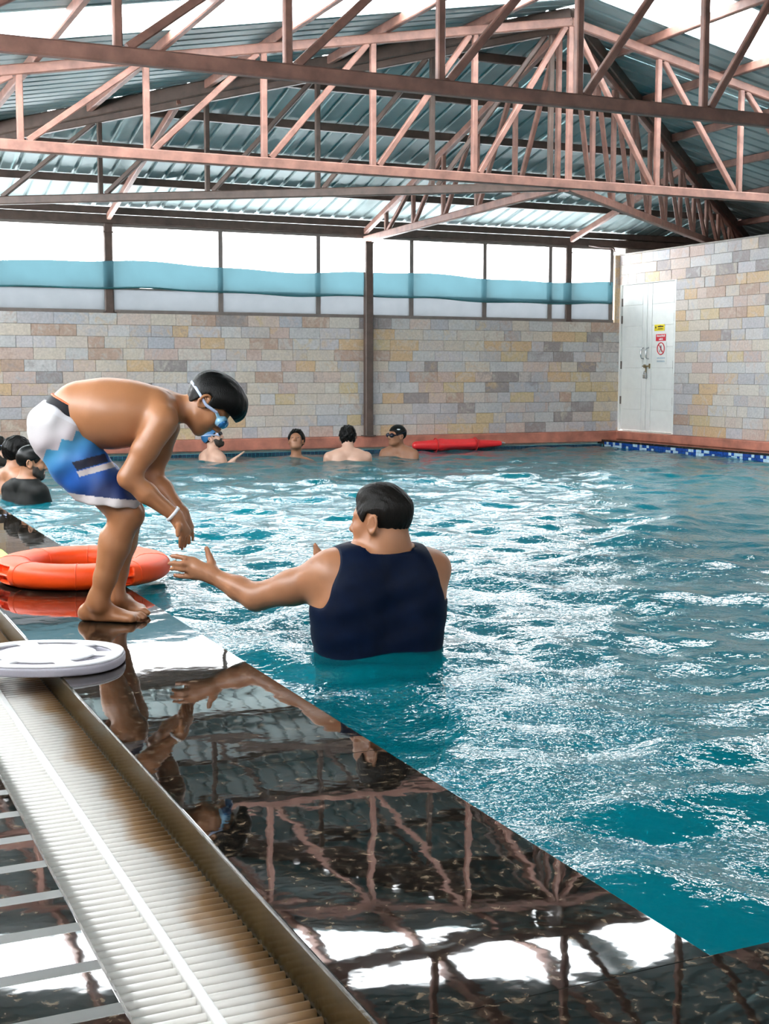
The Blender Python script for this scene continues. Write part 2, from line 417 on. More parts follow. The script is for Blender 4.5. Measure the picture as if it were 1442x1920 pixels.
# ------------------------------------------------------------------ implicit-surface modelling
class Vol:
    def __init__(s, lo, hi, h):
        s.lo = np.array(lo, float); s.h = h
        s.n = np.ceil((np.array(hi) - s.lo) / h).astype(int) + 1
        s.F = np.full(s.n, 1.0, np.float32)
        s.ax = [(s.lo[i] + h * np.arange(s.n[i])).astype(np.float32) for i in range(3)]
    def region(s, lo, hi, pad):
        a = np.clip(np.floor((np.array(lo) - pad - s.lo) / s.h).astype(int), 0, s.n)
        b = np.clip(np.ceil((np.array(hi) + pad - s.lo) / s.h).astype(int) + 1, 0, s.n)
        return tuple(slice(a[i], b[i]) for i in range(3))
    def grid(s, sl):
        return (s.ax[0][sl[0]][:, None, None], s.ax[1][sl[1]][None, :, None], s.ax[2][sl[2]][None, None, :])
    def merge(s, sl, d, k):
        F = s.F[sl]
        if k > 0:
            hh = np.maximum(k - np.abs(F - d), 0) / k
            s.F[sl] = np.minimum(F, d) - hh * hh * k * .25
        else: s.F[sl] = np.minimum(F, d)
    def cut(s, sl, d, k):
        F = s.F[sl]; d = -d
        hh = np.maximum(k - np.abs(F - d), 0) / max(k, 1e-6)
        s.F[sl] = np.maximum(F, d) + hh * hh * k * .25
    def cone(s, a, b, ra, rb, k=.02, sub=False):
        a = np.array(a, float); b = np.array(b, float); r = max(ra, rb)
        sl = s.region(np.minimum(a, b) - r, np.maximum(a, b) + r, k + 2.5 * s.h)
        x, y, z = s.grid(sl)
        ba = b - a; L = max(ba @ ba, 1e-9)
        t = np.clip(((x - a[0]) * ba[0] + (y - a[1]) * ba[1] + (z - a[2]) * ba[2]) / L, 0, 1)
        d = np.sqrt((x - a[0] - t * ba[0]) ** 2 + (y - a[1] - t * ba[1]) ** 2 + (z - a[2] - t * ba[2]) ** 2) - (ra + (rb - ra) * t)
        (s.cut if sub else s.merge)(sl, d.astype(np.float32), k)
    def ball(s, c, r, k=.02, sub=False): s.cone(c, c, r, r, k, sub)
    def ell(s, c, rad, axes=np.eye(3), k=.02, sub=False):
        c = np.array(c, float); R = max(rad)
        sl = s.region(c - R, c + R, k + 2.5 * s.h)
        d = ell_d(s.grid(sl), c, rad, axes)
        (s.cut if sub else s.merge)(sl, d.astype(np.float32), k)
    def plane_cut(s, p, n, k=.004):
        """drop everything on the n side of p"""
        p = np.array(p); n = np.array(n, float); n /= np.linalg.norm(n)
        sl = (slice(None),) * 3; x, y, z = s.grid(sl)
        d = (x - p[0]) * n[0] + (y - p[1]) * n[1] + (z - p[2]) * n[2]
        F = s.F; hh = np.maximum(k - np.abs(F - d), 0) / k
        s.F = np.maximum(F, d) + hh * hh * k * .25
    def mesh(s, smooth=2):
        F = s.F; n = F.shape; ins = F < 0
        corners = [ins[i:n[0]-1+i, j:n[1]-1+j, k:n[2]-1+k] for i in (0, 1) for j in (0, 1) for k in (0, 1)]
        cnt = sum(c.astype(np.int8) for c in corners)
        cells = (cnt > 0) & (cnt < 8)
        idx = np.argwhere(cells); nid = np.full(cells.shape, -1, np.int32); nid[cells] = np.arange(len(idx))
        acc = np.zeros((len(idx), 3)); num = np.zeros(len(idx))
        off = [(i, j, k) for i in (0, 1) for j in (0, 1) for k in (0, 1)]
        val = {o: F[idx[:, 0] + o[0], idx[:, 1] + o[1], idx[:, 2] + o[2]] for o in off}
        for o in off:
            for ax in range(3):
                if o[ax] == 0:
                    q = list(o); q[ax] = 1; q = tuple(q)
                    va, vb = val[o], val[q]; m_ = (va < 0) != (vb < 0)
                    t = va[m_] / (va[m_] - vb[m_])
                    pt = np.array(o, float)[None, :].repeat(m_.sum(), 0); pt[:, ax] += t
                    acc[m_] += pt; num[m_] += 1
        V = s.lo + s.h * (idx + acc / num[:, None])
        quads = []
        for ax in range(3):
            b, c = (ax + 1) % 3, (ax + 2) % 3
            sa = [slice(None)] * 3; sb = [slice(None)] * 3
            sa[ax] = slice(0, -1); sb[ax] = slice(1, None)
            ch = ins[tuple(sa)] != ins[tuple(sb)]
            e = np.argwhere(ch)
            e = e[(e[:, b] > 0) & (e[:, c] > 0) & (e[:, b] < n[b] - 1) & (e[:, c] < n[c] - 1)]
            first = ins[e[:, 0], e[:, 1], e[:, 2]]
            def cid(db, dc):
                q = e.copy(); q[:, b] -= db; q[:, c] -= dc
                return nid[q[:, 0], q[:, 1], q[:, 2]]
            Q = np.stack([cid(1, 1), cid(0, 1), cid(0, 0), cid(1, 0)], 1)
            Q[~first] = Q[~first][:, ::-1]
            quads.append(Q)
        Q = np.concatenate(quads); Q = Q[(Q >= 0).all(1)]
        for _ in range(smooth):
            A = np.zeros_like(V); c_ = np.zeros(len(V))
            for i in range(4):
                u, v = Q[:, i], Q[:, (i + 1) % 4]
                np.add.at(A, u, V[v]); np.add.at(c_, u, 1)
                np.add.at(A, v, V[u]); np.add.at(c_, v, 1)
            ok = c_ > 0
            V[ok] = V[ok] * .45 + .55 * A[ok] / c_[ok][:, None]
        return V, Q
    def obj(s, name, material, parent=None, smooth=2):
        V, Q = s.mesh(smooth)
        me = bpy.data.meshes.new(name)
        me.vertices.add(len(V)); me.vertices.foreach_set('co', V.astype(np.float32).ravel())
        me.loops.add(Q.size); me.loops.foreach_set('vertex_index', Q.astype(np.int32).ravel())
        me.polygons.add(len(Q)); me.polygons.foreach_set('loop_start', np.arange(0, Q.size, 4, dtype=np.int32))
        me.update(calc_edges=True); me.validate()
        me.shade_smooth()
        o = link(name, me, material)
        if parent: put(o, parent)
        return o
def ell_d(g, c, rad, axes):
    x, y, z = g
    q = [(x - c[0]) * a[0] + (y - c[1]) * a[1] + (z - c[2]) * a[2] for a in axes]
    k0 = np.sqrt((q[0] / rad[0]) ** 2 + (q[1] / rad[1]) ** 2 + (q[2] / rad[2]) ** 2)
    k1 = np.sqrt((q[0] / rad[0] ** 2) ** 2 + (q[1] / rad[1] ** 2) ** 2 + (q[2] / rad[2] ** 2) ** 2)
    return k0 * (k0 - 1) / np.maximum(k1, 1e-6)

# ================================================================== THE SETTING
# ---- floor: granite slabs around the pool and the gutter channel
floor = empty('floor'); tag(floor, kind='structure')
GX0, GX1 = .414, .735
def slab_run(x0, x1, y0, y1, step, z0, z1, material, axis='y'):
    a0, a1 = (y0, y1) if axis == 'y' else (x0, x1)
    k = a0
    while k < a1 - 1e-4:
        e = min(k + step, a1)
        if axis == 'y': box('slab', x0, x1, k + .0002, e - .0002, z0, z1, material, floor, .0012)
        else: box('slab', k + .0002, e - .0002, y0, y1, z0, z1, material, floor, .0012)
        k = e
slab_run(GX1, PX0, PY0, 14.2, 1.26, -.06, 0, 'granite')             # coping between gutter and pool
slab_run(XL, GX0, -2.0, 14.3, 1.24, -.06, 0, 'granite_strip')        # walkway left of the gutter
slab_run(GX1, 9.9, -2.0, PY0, 1.2, -.06, 0, 'granite', 'x')          # near end of the pool
box('ledge', PX1, WBX, PY0, YB, -.06, .045, 'granite', floor, .006)
box('subfloor', XL, XR, YR, -2.0, -.2, -.0, 'granite', floor)
box('subfloor', WBX + .15, XR + .1, -2.0, YB + .3, -.2, .0, 'mortar', floor)
# gutter channel
box('channel_bed', GX0, GX1, -2, 14.2, -.26, -.22, 'channel', floor)
box('channel_side', GX0 - .02, GX0, -2, 14.2, -.26, -.061, 'channel', floor)
box('channel_side', GX1, GX1 + .02, -2, 14.2, -.26, -.061, 'channel', floor)
box('channel_lip', GX1 - .006, GX1, PY0, 14.2, -.085, -.004, 'channel', floor)
box('channel_lip', GX0, GX0 + .006, -2, 14.2, -.085, -.004, 'channel', floor)

# ---- pool basin
basin = empty('pool_basin'); tag(basin, kind='structure')
box('basin_floor', PX0, PX1, PY0, PY1, -1.35, -1.3, 'pool_tile', basin)
box('basin_side', PX0 - .1, PX0, PY0, PY1, -1.35, -.062, 'pool_tile', basin)
box('basin_side', PX1, PX1 + .1, PY0, PY1, -1.35, -.062, 'pool_tile', basin)
box('basin_side', PX0, PX1, PY0 - .1, PY0, -1.35, -.062, 'pool_tile', basin)
box('basin_side', PX0, PX1, PY1, PY1 + .1, -1.35, -.012, 'pool_tile', basin)
# waterline mosaic on the far right edge, small glazed tiles
blue = simple('blue_mosaic_glaze', (.01, .06, .30), .15, 0, .5, 30)
pale = simple('pale_mosaic_glaze', (.45, .65, .78), .15, 0, .2, 30)
for nm, M_, par in (('dark', blue, 0), ('pale', pale, 1)):
    vs = []; fs = []
    y = 1.7; i = 0; rng = random.Random(3)
    while y < PY1 - .05:
        for r_ in range(2):
            dk = (rng.random() < (.75 if (i // 4) % 3 else .3))
            if dk == (par == 0):
                b0 = len(vs); z0 = -.05 + r_ * .036
                vs += boxv(PX1 - .006, PX1 + .002, y, y + .044, z0, z0 + .033); fs += [tuple(b0 + k for k in f) for f in BOXF]
        y += .048; i += 1
    o = pyd('mosaic_tile', vs, fs, M_, basin); o['kind'] = 'stuff'
vs = []; fs = []; x = PX0 + .02
while x < PX1 - .05:
    b0 = len(vs); vs += boxv(x, x + .044, PY1 - .006, PY1 + .002, -.06, -.012); fs += [tuple(b0 + k for k in f) for f in BOXF]; x += .048
o = pyd('mosaic_tile', vs, fs, simple('dark_mosaic_glaze', (.015, .045, .085), .2, 0, .4, 30), basin); o['kind'] = 'stuff'

# ---- stone walls
BRICKM = {}
def brick_mesh(wd, ht, dp, axis):
    key = (round(wd, 3), round(ht, 3), dp, axis)
    if key not in BRICKM:
        a, h2, d = wd / 2 - .001, ht / 2 - .001, dp
        c = .003
        if axis == 'y':   # faces -y
            V = [(-a, 0, -h2), (a, 0, -h2), (a, 0, h2), (-a, 0, h2), (-a, -d + c, -h2), (a, -d + c, -h2), (a, -d + c, h2), (-a, -d + c, h2),
                 (-a + c, -d, -h2 + c), (a - c, -d, -h2 + c), (a - c, -d, h2 - c), (-a + c, -d, h2 - c)]
        else:             # faces -x
            V = [(0, a, -h2), (0, -a, -h2), (0, -a, h2), (0, a, h2), (-d + c, a, -h2), (-d + c, -a, -h2), (-d + c, -a, h2), (-d + c, a, h2),
                 (-d, a - c, -h2 + c), (-d, -a + c, -h2 + c), (-d, -a + c, h2 - c), (-d, a - c, h2 - c)]
        F_ = [(0, 1, 5, 4), (1, 2, 6, 5), (2, 3, 7, 6), (3, 0, 4, 7), (4, 5, 9, 8), (5, 6, 10, 9), (6, 7, 11, 10), (7, 4, 8, 11), (8, 9, 10, 11)]
        me = bpy.data.meshes.new('brick'); me.from_pydata(V, [], F_); me.update(); me.materials.append(MAT['stone'])
        BRICKM[key] = (me, V, F_)
    return BRICKM[key]
WIDTHS = [.18, .24, .28, .30, .34, .38]
def stone_wall(name, axis, const, a0, a1, z0, z1, rows, holes, in_view, rng):
    """a run of coursed stone facing; const is the plane, (a0,a1) the run along the wall"""
    root = empty(name); tag(root, kind='structure')
    ht = (z1 - z0) / rows; lst = []
    for r in range(rows):
        zc = z0 + ht * (r + .5)
        segs = [(a0, a1)]
        for (h0, h1, hz0, hz1) in holes:
            if hz0 < zc < hz1:
                ns = []
                for s0, s1 in segs:
                    if h1 <= s0 or h0 >= s1: ns.append((s0, s1)); continue
                    if s0 < h0: ns.append((s0, h0))
                    if h1 < s1: ns.append((h1, s1))
                segs = ns
        for s0, s1 in segs:
            p = s0 - (0 if s0 != a0 else 0)
            while p < s1 - 1e-3:
                wd = rng.choice(WIDTHS)
                if s1 - p - wd < .12: wd = s1 - p
                if wd > .5: wd = wd / 2
                lst.append((p + wd / 2, zc, wd, rng.choice((.012, .013, .015, .017)))); p += wd
    seen = [b for b in lst if in_view(b)]
    rest = [b for b in lst if not in_view(b)]
    rest += seen[300:]; seen = seen[:300]
    for (c, zc, wd, dp) in seen:
        me = brick_mesh(round(wd, 2) if False else wd, ht, dp, axis)[0]
        o = bpy.data.objects.new('brick', me); COL.objects.link(o); o.parent = root
        o.location = (c, const, zc) if axis == 'y' else (const, c, zc)
    V = []; Fs = []
    for (c, zc, wd, dp) in rest:
        _, v0, f0 = brick_mesh(wd, ht, dp, axis); b0 = len(V)
        for v in v0:
            V.append((v[0] + c, v[1] + const, v[2] + zc) if axis == 'y' else (v[0] + const, v[1] + c, v[2] + zc))
        Fs += [tuple(b0 + k for k in f) for f in f0]
    if V:
        o = pyd('bricks_beyond', V, Fs, 'stone', root); o['kind'] = 'stuff'
    return root
SILL = 1.545
rng = random.Random(21)
wall_back = stone_wall('wall_back', 'y', YB - .01, XL, WBX, .15, SILL, 11, [], lambda b: b[0] > 2.05, rng)
box('backing', XL, WBX, YB - .01, YB + .12, -.1, SILL, 'mortar', wall_back)
DY0, DY1, DZ0, DZ1 = 13.17, 14.29, .155, 2.02
wall_right = stone_wall('wall_right', 'x', WBX, -6.0, YB - .01, .15, 2.40, 18, [(DY0 - .03, YB, 0, DZ1 + .03)], lambda b: b[0] > 11.3, random.Random(5))
box('backing', WBX, WBX + .15, -6.0, DY0 - .03, -.1, 2.40, 'mortar', wall_right)
box('backing', WBX, WBX + .15, DY0 - .03, YB + .12, DZ1 + .03, 2.40, 'mortar', wall_right)
box('backing', WBX + .06, WBX + .15, DY0 - .03, YB + .12, -.1, DZ1 + .03, 'mortar', wall_right)
box('coping_course', WBX - .02, WBX + .17, -6, YB + .12, 2.40, 2.418, 'mortar', wall_right)
box('pier', 9.82, WBX, YB - .02, YB + .12, SILL, 2.40, 'stone', wall_right)
wl = empty('wall_left'); tag(wl, kind='structure')
box('stone_face', XL - .15, XL, YR, YB + .1, -.1, 1.55, 'stone', wl)
box('stone_face', XL - .15, XL, YR, 2.0, 1.55, 2.62, 'stone', wl)  # unseen upper wall, its extent set to shape the daylight from the left
for yy in (2.05, 4.1, 6.6, 9.5, 12.0, 14.3): box('post', XL - .12, XL - .02, yy - .05, yy + .05, 1.55, 2.62, 'steel_dark', wl)
wr = empty('wall_rear'); tag(wr, kind='structure')
box('stone_face', XL, XR, YR - .15, YR, -.1, 2.46, 'stone', wr)
gz = [(XL, 2.55), (RX, RZ - .02), (XR, 2.55), (XR, 2.45), (XL, 2.45)]
pyd('gable_sheet', [(x, YR - .05, z) for x, z in gz], [tuple(range(5))], 'sheet', wr)
we = empty('wall_side'); tag(we, kind='structure')
box('render_face', XR, XR + .15, YR, YB + .3, -.1, 2.64, 'mortar', we)
box('render_face', WBX + .15, XR, YB + .1, YB + .25, -.1, 2.66, 'mortar', we)

# ---- terracotta kerb along the foot of the walls
kb = box('baseboard_back', XL, WBX, YB - .10, YB - .005, .015, .15, 'kerb', None, .012); tag(kb, kind='structure')
kr = box('baseboard_right', WBX - .085, WBX + .002, -2, YB - .10, .045, .15, 'kerb', None, .012); tag(kr, kind='structure')

# ---- roof sheets
roof = empty('ceiling'); tag(roof, kind='structure')
PITCH, RH = .185, .024
def prof(u):
    """height of the trapezoidal ribs, from below"""
    t = (u / PITCH) % 1
    if t < .74: return 0
    if t < .80: return RH * (t - .74) / .06
    if t < .94: return RH
    return RH * (1 - (t - .94) / .06)
BRK = [0, .74, .80, .94]
def sheet(u0, u1, ends, to3d, material):
    us = []
    k = int(math.floor(u0 / PITCH)) - 1
    while k * PITCH < u1 + PITCH:
        for b_ in BRK:
            u = (k + b_) * PITCH
            if u0 < u < u1: us.append(u)
        k += 1
    us = [u0 + 1e-4] + us + [u1 + .015]
    vs = []; fs = []
    for u in us:
        s, e = ends(u); h = prof(u)
        vs += [to3d(u, s, h), to3d(u, e, h)]
    for i in range(len(us) - 1): fs.append((2 * i, 2 * i + 1, 2 * i + 3, 2 * i + 2))
    return pyd('roof_sheet', vs, fs, material, roof)
YE = YB + .35
def xhipL(y): return RX - SH * max(0, y - RY) / SL
def xhipR(y): return RX + SH * max(0, y - RY) / SR
XLE, XRE = XL - .35, XR + .3
y = -5.25 - .85
while y < YE:
    y1 = min(y + .85, YE)
    for side in 'LR':
        sky = abs(y - 8.35) < .02 or abs(y + 1.85) < .02  # second strip is added unseen behind the camera for light from above
        if side == 'L':
            if xhipL(y) > XLE + .05:
                sheet(y, y1, lambda u: (max(XLE, xhipL(u)), XLE), lambda u, a, h: (a, u, zL(a) + h), 'skylight' if sky else 'sheet')
        else:
            if xhipR(y) < XRE - .05:
                sheet(y, y1, lambda u: (min(XRE, xhipR(u)), XRE), lambda u, a, h: (a, u, zR(a) + h), 'skylight' if sky else 'sheet')
    y = y1
x = XLE
while x < XRE:
    x1 = min(x + .85, XRE)
    def ytop(u):
        return RY + ((RX - u) * SL / SH if u < RX else (u - RX) * SR / SH)
    if ytop(x) < YE or ytop(x1) < YE:
        sheet(x, x1, lambda u: (min(YE, ytop(u)), YE), lambda u, a, h: (u, a, zH(a) + h), 'sheet')
    x = x1
# ridge cap and hip flashing
bar('ridge_cap', (RX, YR, RZ + .03), (RX, RY, RZ + .03), .3, .01, 'sheet', roof)
hipL0 = (XLE, RY + (RX - XLE) * SL / SH); hipR0 = (XRE, RY + (XRE - RX) * SR / SH)

# purlins under the sheets
def purlin(p, q, m_='steel'):
    bar('purlin', p, q, .05, .075, m_, roof)
NX = .89
for k in range(-7, 8):
    if k == 0: continue
    x = RX + k * NX + (.12 if k < 0 else -.12)
    if x < XLE or x > XRE: continue
    zz = zroof(x) - .045
    ye = RY + ((RX - x) * SL / SH if x < RX else (x - RX) * SR / SH)
    purlin((x, YR, zz), (x, min(ye, YE), zz))
for yy in (10.35, 11.15, 11.95, 12.75, 13.55, 14.38):
    xa = RX - SH * (yy - RY) / SL; xb = RX + SH * (yy - RY) / SR
    purlin((max(xa, XLE), yy, zH(yy) - .05), (min(xb, XRE), yy, zH(yy) - .05), 'steel_dark')
bar('hip_rafter', (RX, RY, RZ - .07), (hipL0[0], hipL0[1], zL(hipL0[0]) - .07), .07, .12, 'steel_dark', roof)
bar('hip_rafter', (RX, RY, RZ - .07), (hipR0[0], hipR0[1], zR(hipR0[0]) - .07), .07, .12, 'steel_dark', roof)
for xx in (3.27, 9.13):
    yt = RY + ((RX - xx) * SL / SH if xx < RX else (xx - RX) * SR / SH)
    bar('jack_rafter', (xx, YB - .05, zH(YB) - .13), (xx, yt, zH(yt) - .13), .05, .07, 'steel', roof)
bar('eave_beam', (XL, YB + .03, 2.55), (XR, YB + .03, 2.55), .08, .10, 'steel_dark', roof)
bar('eave_beam', (XL - .05, YR, 2.55), (XL - .05, YB, 2.55), .08, .10, 'steel_dark', roof)
bar('eave_beam', (XR, YR, 2.5), (XR, YB, 2.5), .08, .10, 'steel_dark', roof)

# ---- trusses: each one a thing with chords, posts and braces
ZC = 2.47
def full_truss(y, label):
    t = empty('roof_truss', (RX, y, ZC)); tag(t, label, 'truss', 'steel trusses across the pool hall')
    zt = lambda x: zroof(x) - .125
    bar('bottom_chord', (XL, y, ZC), (XR, y, ZC), .06, .08, 'steel', t)
    bar('top_chord', (XL, y, zt(XL)), (RX, y, zt(RX)), .06, .075, 'steel', t)
    bar('top_chord', (RX, y, zt(RX)), (XR, y, zt(XR)), .06, .075, 'steel', t)
    for k in range(-7, 8):
        x = RX + k * NX
        if not XL + .3 < x < XR - .3: continue
        if zt(x) - .0375 > ZC + .1:
            bar('web_post', (x, y, ZC + .04), (x, y, zt(x) - .035), .045, .045, 'steel', t)
        sgn = 1 if k < 0 else -1
        if k != 0 and abs(k) <= 6:
            xb = x + .05 * sgn; xt = x + (NX - .05) * sgn
            if zt(x) > ZC + .12: bar('web_brace', (xb, y, ZC + .04), (xt, y, zt(xt) - .035), .045, .045, 'steel', t)
    return t
full_truss(RY, 'pinkish red-oxide steel truss with its ridge post, farther of the two spanning the hall')
full_truss(6.6, 'brown steel truss crossing the top of the picture, nearest to the viewer')
def half_truss(end, label, step=.92, m_='steel'):
    """radiates from the foot of the last ridge post to the wall"""
    a = Vector((RX, RY + .06, 0)); e = Vector((end[0], end[1], 0)); L = (e - a).length; d = (e - a) / L
    t = empty('hip_truss', (a.x, a.y, ZC - .005)); tag(t, label, 'truss', 'half trusses fanning out below the hip roof')
    def ztop(p):
        return min(zroof(p.x), zH(p.y)) - .15
    P = lambda s, z: (a.x + d.x * s, a.y + d.y * s, z)
    bar('bottom_chord', P(.05, ZC - .01), P(L, ZC - .01), .06, .075, m_, t)
    zq = max(ztop(e), ZC)
    bar('top_chord', P(.05, ztop(a)), P(L, zq), .055, .07, m_, t)
    n = int(L / step)
    zl = lambda s: ztop(a) + (zq - ztop(a)) * s / L
    for i in range(0, n + 1):
        s = .12 + i * step
        if s > L - .3: break
        if zl(s) - ZC > .12: bar('web_post', P(s, ZC + .025), P(s, zl(s) - .03), .042, .042, m_, t)
        if i >= 1 and zl(s) - ZC > .1:
            bar('web_brace', P(s - .05, ZC + .025), P(s - step + .05, zl(s - step) - .03), .04, .04, m_, t)
    return t
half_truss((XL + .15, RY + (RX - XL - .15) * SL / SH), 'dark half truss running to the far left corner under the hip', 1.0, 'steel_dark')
half_truss((XR - .45, RY + (XR - .45 - RX) * SR / SH), 'half truss running right over the stone wall into the dark corner', .62)
half_truss((6.31, YB), 'half truss running back to the full-height post in the window wall', .8)

# ---- posts of the back wall
def column(x, wd, z0, y, label):
    t = empty('column', (x, y, z0)); tag(t, label, 'column', 'steel posts of the window wall')
    bar('shaft', (x, y, z0), (x, y, 2.425 if y < YB else 2.5), wd, wd * .8, 'steel_dark', t)
    box('cap_plate', x - wd * .55, x + wd * .55, y - wd * .45, y + wd * .45, 2.405, 2.42, 'steel_dark', t)
    box('base_plate', x - wd * .75, x + wd * .75, y - wd * .5, y + wd * .5, z0, z0 + .012, 'steel_dark', t)
    return t
column(3.27, .10, SILL, YB + .03, 'brown steel post standing on the sill left of the full-height post')
column(6.31, .10, .15, YB - .085, 'brown steel post running full height from the kerb through the stone wall')
column(9.13, .09, SILL, YB + .03, 'brown steel post standing on the sill nearest the white door')

# ---- window bays
def window(n, x0, x1, mull):
    t = empty('window_%d' % n, (x0, YB, SILL)); tag(t, kind='structure')
    box('sill_rail', x0, x1, YB - .02, YB + .04, SILL, SILL + .035, 'frame', t)
    box('transom', x0, x1, YB + .0, YB + .03, 1.80, 1.82, 'frame', t)
    box('head_rail', x0, x1, YB - .0, YB + .04, 2.47, 2.50, 'frame', t)
    xs = [x0] + mull + [x1]
    for xm in mull: box('mullion', xm - .025, xm + .025, YB - .01, YB + .035, SILL + .03, 2.47, 'frame', t)
    for a, b_ in zip(xs[:-1], xs[1:]):
        if b_ - a > .1: box('pane', a - (.04 if a == x0 else -.02), b_ + (.04 if b_ == x1 else -.02), YB + .012, YB + .018, SILL + .035, 1.80, 'frosted', t)
window(1, XL, 3.22, [-.4, .85, 2.0])
window(2, 3.32, 6.29, [4.53, 5.71])
window(3, 6.33, 9.085, [6.91, 7.91, 8.85])
window(4, 9.18, 9.80, [9.77])
def cloth(x0, x1, label):
    vs = []; fs = []; nx = int((x1 - x0) / .06); nz = 8
    for i in range(nx + 1):
        x = x0 + (x1 - x0) * i / nx
        sag = .012 * math.sin(x * 2.1) - .006 * (x - 2) + .008 * math.sin(x * 5.3 + 1)
        for j in range(nz + 1):
            f = j / nz
            z = 1.815 + sag + f * (.275 + .014 * math.sin(x * 1.7 + 2))
            vs.append((x, YB - .055 - .012 * math.sin(x * 9 + f * 3) * (1 - f * .4) - .01 * f, z))
    for i in range(nx):
        for j in range(nz):
            a = i * (nz + 1) + j; fs.append((a, a + nz + 1, a + nz + 2, a + 1))
    t = empty('shade_cloth', (x0, YB - .05, 1.81)); tag(t, label, 'shade cloth', 'teal shade nets along the windows')
    pyd('net', vs, fs, 'cloth', t, True)
    tube('hem_rod', [vs[i * (nz + 1)] for i in range(nx + 1)], .008, simple('dark_teal_hem', (.02, .12, .13), .7), t, 6)
cloth(XL + .1, 6.26, 'teal shade net hung across the windows left of the full-height post')
cloth(6.365, 9.75, 'teal shade net hung across the windows between the full-height post and the door')

# ---- white double door
door = empty('door_1', (WBX, (DY0 + DY1) / 2, DZ0)); tag(door, kind='structure')
ym = 13.735
box('door_frame', WBX - .012, WBX + .05, DY0 - .03, DY0, DZ0, DZ1 + .03, 'white_paint', door)
box('door_frame', WBX - .012, WBX + .05, DY1, DY1 + .03, DZ0, DZ1 + .03, 'white_paint', door)
box('door_frame', WBX - .012, WBX + .05, DY0, DY1, DZ1, DZ1 + .03, 'white_paint', door)
for (a, b_) in ((DY0 + .004, ym - .003), (ym + .003, DY1 - .004)):
    leaf = box('door_leaf', WBX + .012, WBX + .045, a, b_, DZ0 + .01, DZ1 - .005, 'white_paint', door)
    lw = b_ - a; n = 7; hgt = (DZ1 - DZ0 - .015) / n
    near_mid = (a < ym and b_ <= ym)
    p0, p1 = (a + .02, b_ - .1) if near_mid else (a + .1, b_ - .02)
    for i in range(n):
        z0 = DZ0 + .01 + hgt * i
        q = box('panel', WBX + .003, WBX + .014, p0, p1, z0 + .006, z0 + hgt - .006, 'white_paint', leaf, .003)
        q.parent = leaf; q.matrix_parent_inverse = Matrix.Identity(4)
    q = box('stile', WBX + .002, WBX + .014, p1 + .006 if near_mid else a + .002, b_ - .002 if near_mid else p0 - .006, DZ0 + .012, DZ1 - .008, 'white_paint', leaf, .002)
    hy = ym - .045 if near_mid else ym + .06
    pts = [(WBX - .0, hy, 1.215), (WBX - .03, hy, 1.205), (WBX - .042, hy, 1.185), (WBX - .042, hy, 1.105), (WBX - .03, hy, 1.085), (WBX, hy, 1.075)]
    tube('handle', pts, .008, 'chrome', leaf, 8)
    ho = a + .001 if near_mid else b_ - .001
    for hz in (.55, 1.0, 1.58, 1.8):
        box('hinge', WBX - .006, WBX + .01, ho - .008, ho + .008, hz - .05, hz + .05, 'frame', leaf)
# bolt and padlock
bolt = empty('door_bolt', (WBX - .01, ym, .98)); tag(bolt, 'brass sliding bolt fixed across the white double doors', 'bolt')
tube('rod', [(WBX - .012, ym - .075, .985), (WBX - .012, ym + .06, .985)], .008, 'brass', bolt)
box('plate', WBX - .008, WBX + .004, ym - .085, ym - .065, .955, 1.015, 'brass', bolt)
box('plate', WBX - .008, WBX + .004, ym + .01, ym + .05, .965, 1.005, 'brass', bolt)
box('hasp', WBX - .018, WBX - .008, ym - .02, ym - .005, .90, .985, 'brass', bolt)
pl = empty('padlock', (WBX - .02, ym, .84)); tag(pl, 'silver padlock hanging from the bolt of the white doors', 'padlock')
box('body', WBX - .032, WBX - .01, ym - .028, ym + .026, .83, .885, 'chrome', pl, .006)
tube('shackle', [(WBX - .02, ym - .018, .88), (WBX - .02, ym - .018, .905), (WBX - .02, ym - .008, .922), (WBX - .02, ym + .006, .922), (WBX - .02, ym + .016, .905), (WBX - .02, ym + .016, .88)], .005, 'chrome', pl)
# signs on the right leaf (sheet prints: letters too small to read stand as strokes)
SXX = WBX + .001
def signboard(name, ya, yb, za, zb, material, label):
    t = empty(name, (SXX, (ya + yb) / 2, za)); tag(t, label, 'sign')
    box('plate', SXX - .004, SXX + .002, ya, yb, za, zb, material, t)
    return t
def strokes(t, ya, yb, za, zb, n, material):
    vs = []; fs = []; rg = random.Random(int(za * 1000)); step = (yb - ya) / n
    for i in range(n):
        b0 = len(vs); y0 = ya + i * step
        vs += boxv(SXX - .0055, SXX - .003, y0, y0 + step * .68, za, za + (zb - za) * rg.choice((1, 1, .8))); fs += [tuple(b0 + k for k in f) for f in BOXF]
    pyd('lettering', vs, fs, material, t)
t = signboard('caution_sign', 13.375, 13.575, 1.42, 1.497, 'sign_yellow', 'small yellow warning sign, topmost on the white door')
pyd('symbol', [(SXX - .006, 13.545 + .02 * math.cos(q), 1.462 + .02 * math.sin(q)) for q in (math.pi/2, math.pi*7/6, math.pi*11/6)], [(0, 1, 2)], 'sign_ink', t)
strokes(t, 13.395, 13.51, 1.462, 1.484, 9, 'sign_ink'); strokes(t, 13.395, 13.51, 1.437, 1.448, 12, 'sign_ink')
t = signboard('danger_sign', 13.345, 13.54, 1.295, 1.378, 'sign_red', 'small red sign with white lettering under the yellow one')
strokes(t, 13.36, 13.525, 1.345, 1.370, 7, 'white_logo'); strokes(t, 13.40, 13.485, 1.303, 1.330, 3, 'white_logo')
t = signboard('prohibition_sign', 13.325, 13.54, 1.01, 1.285, 'white_paint', 'white sign with a red ring and struck-out walking figure below the red sign')
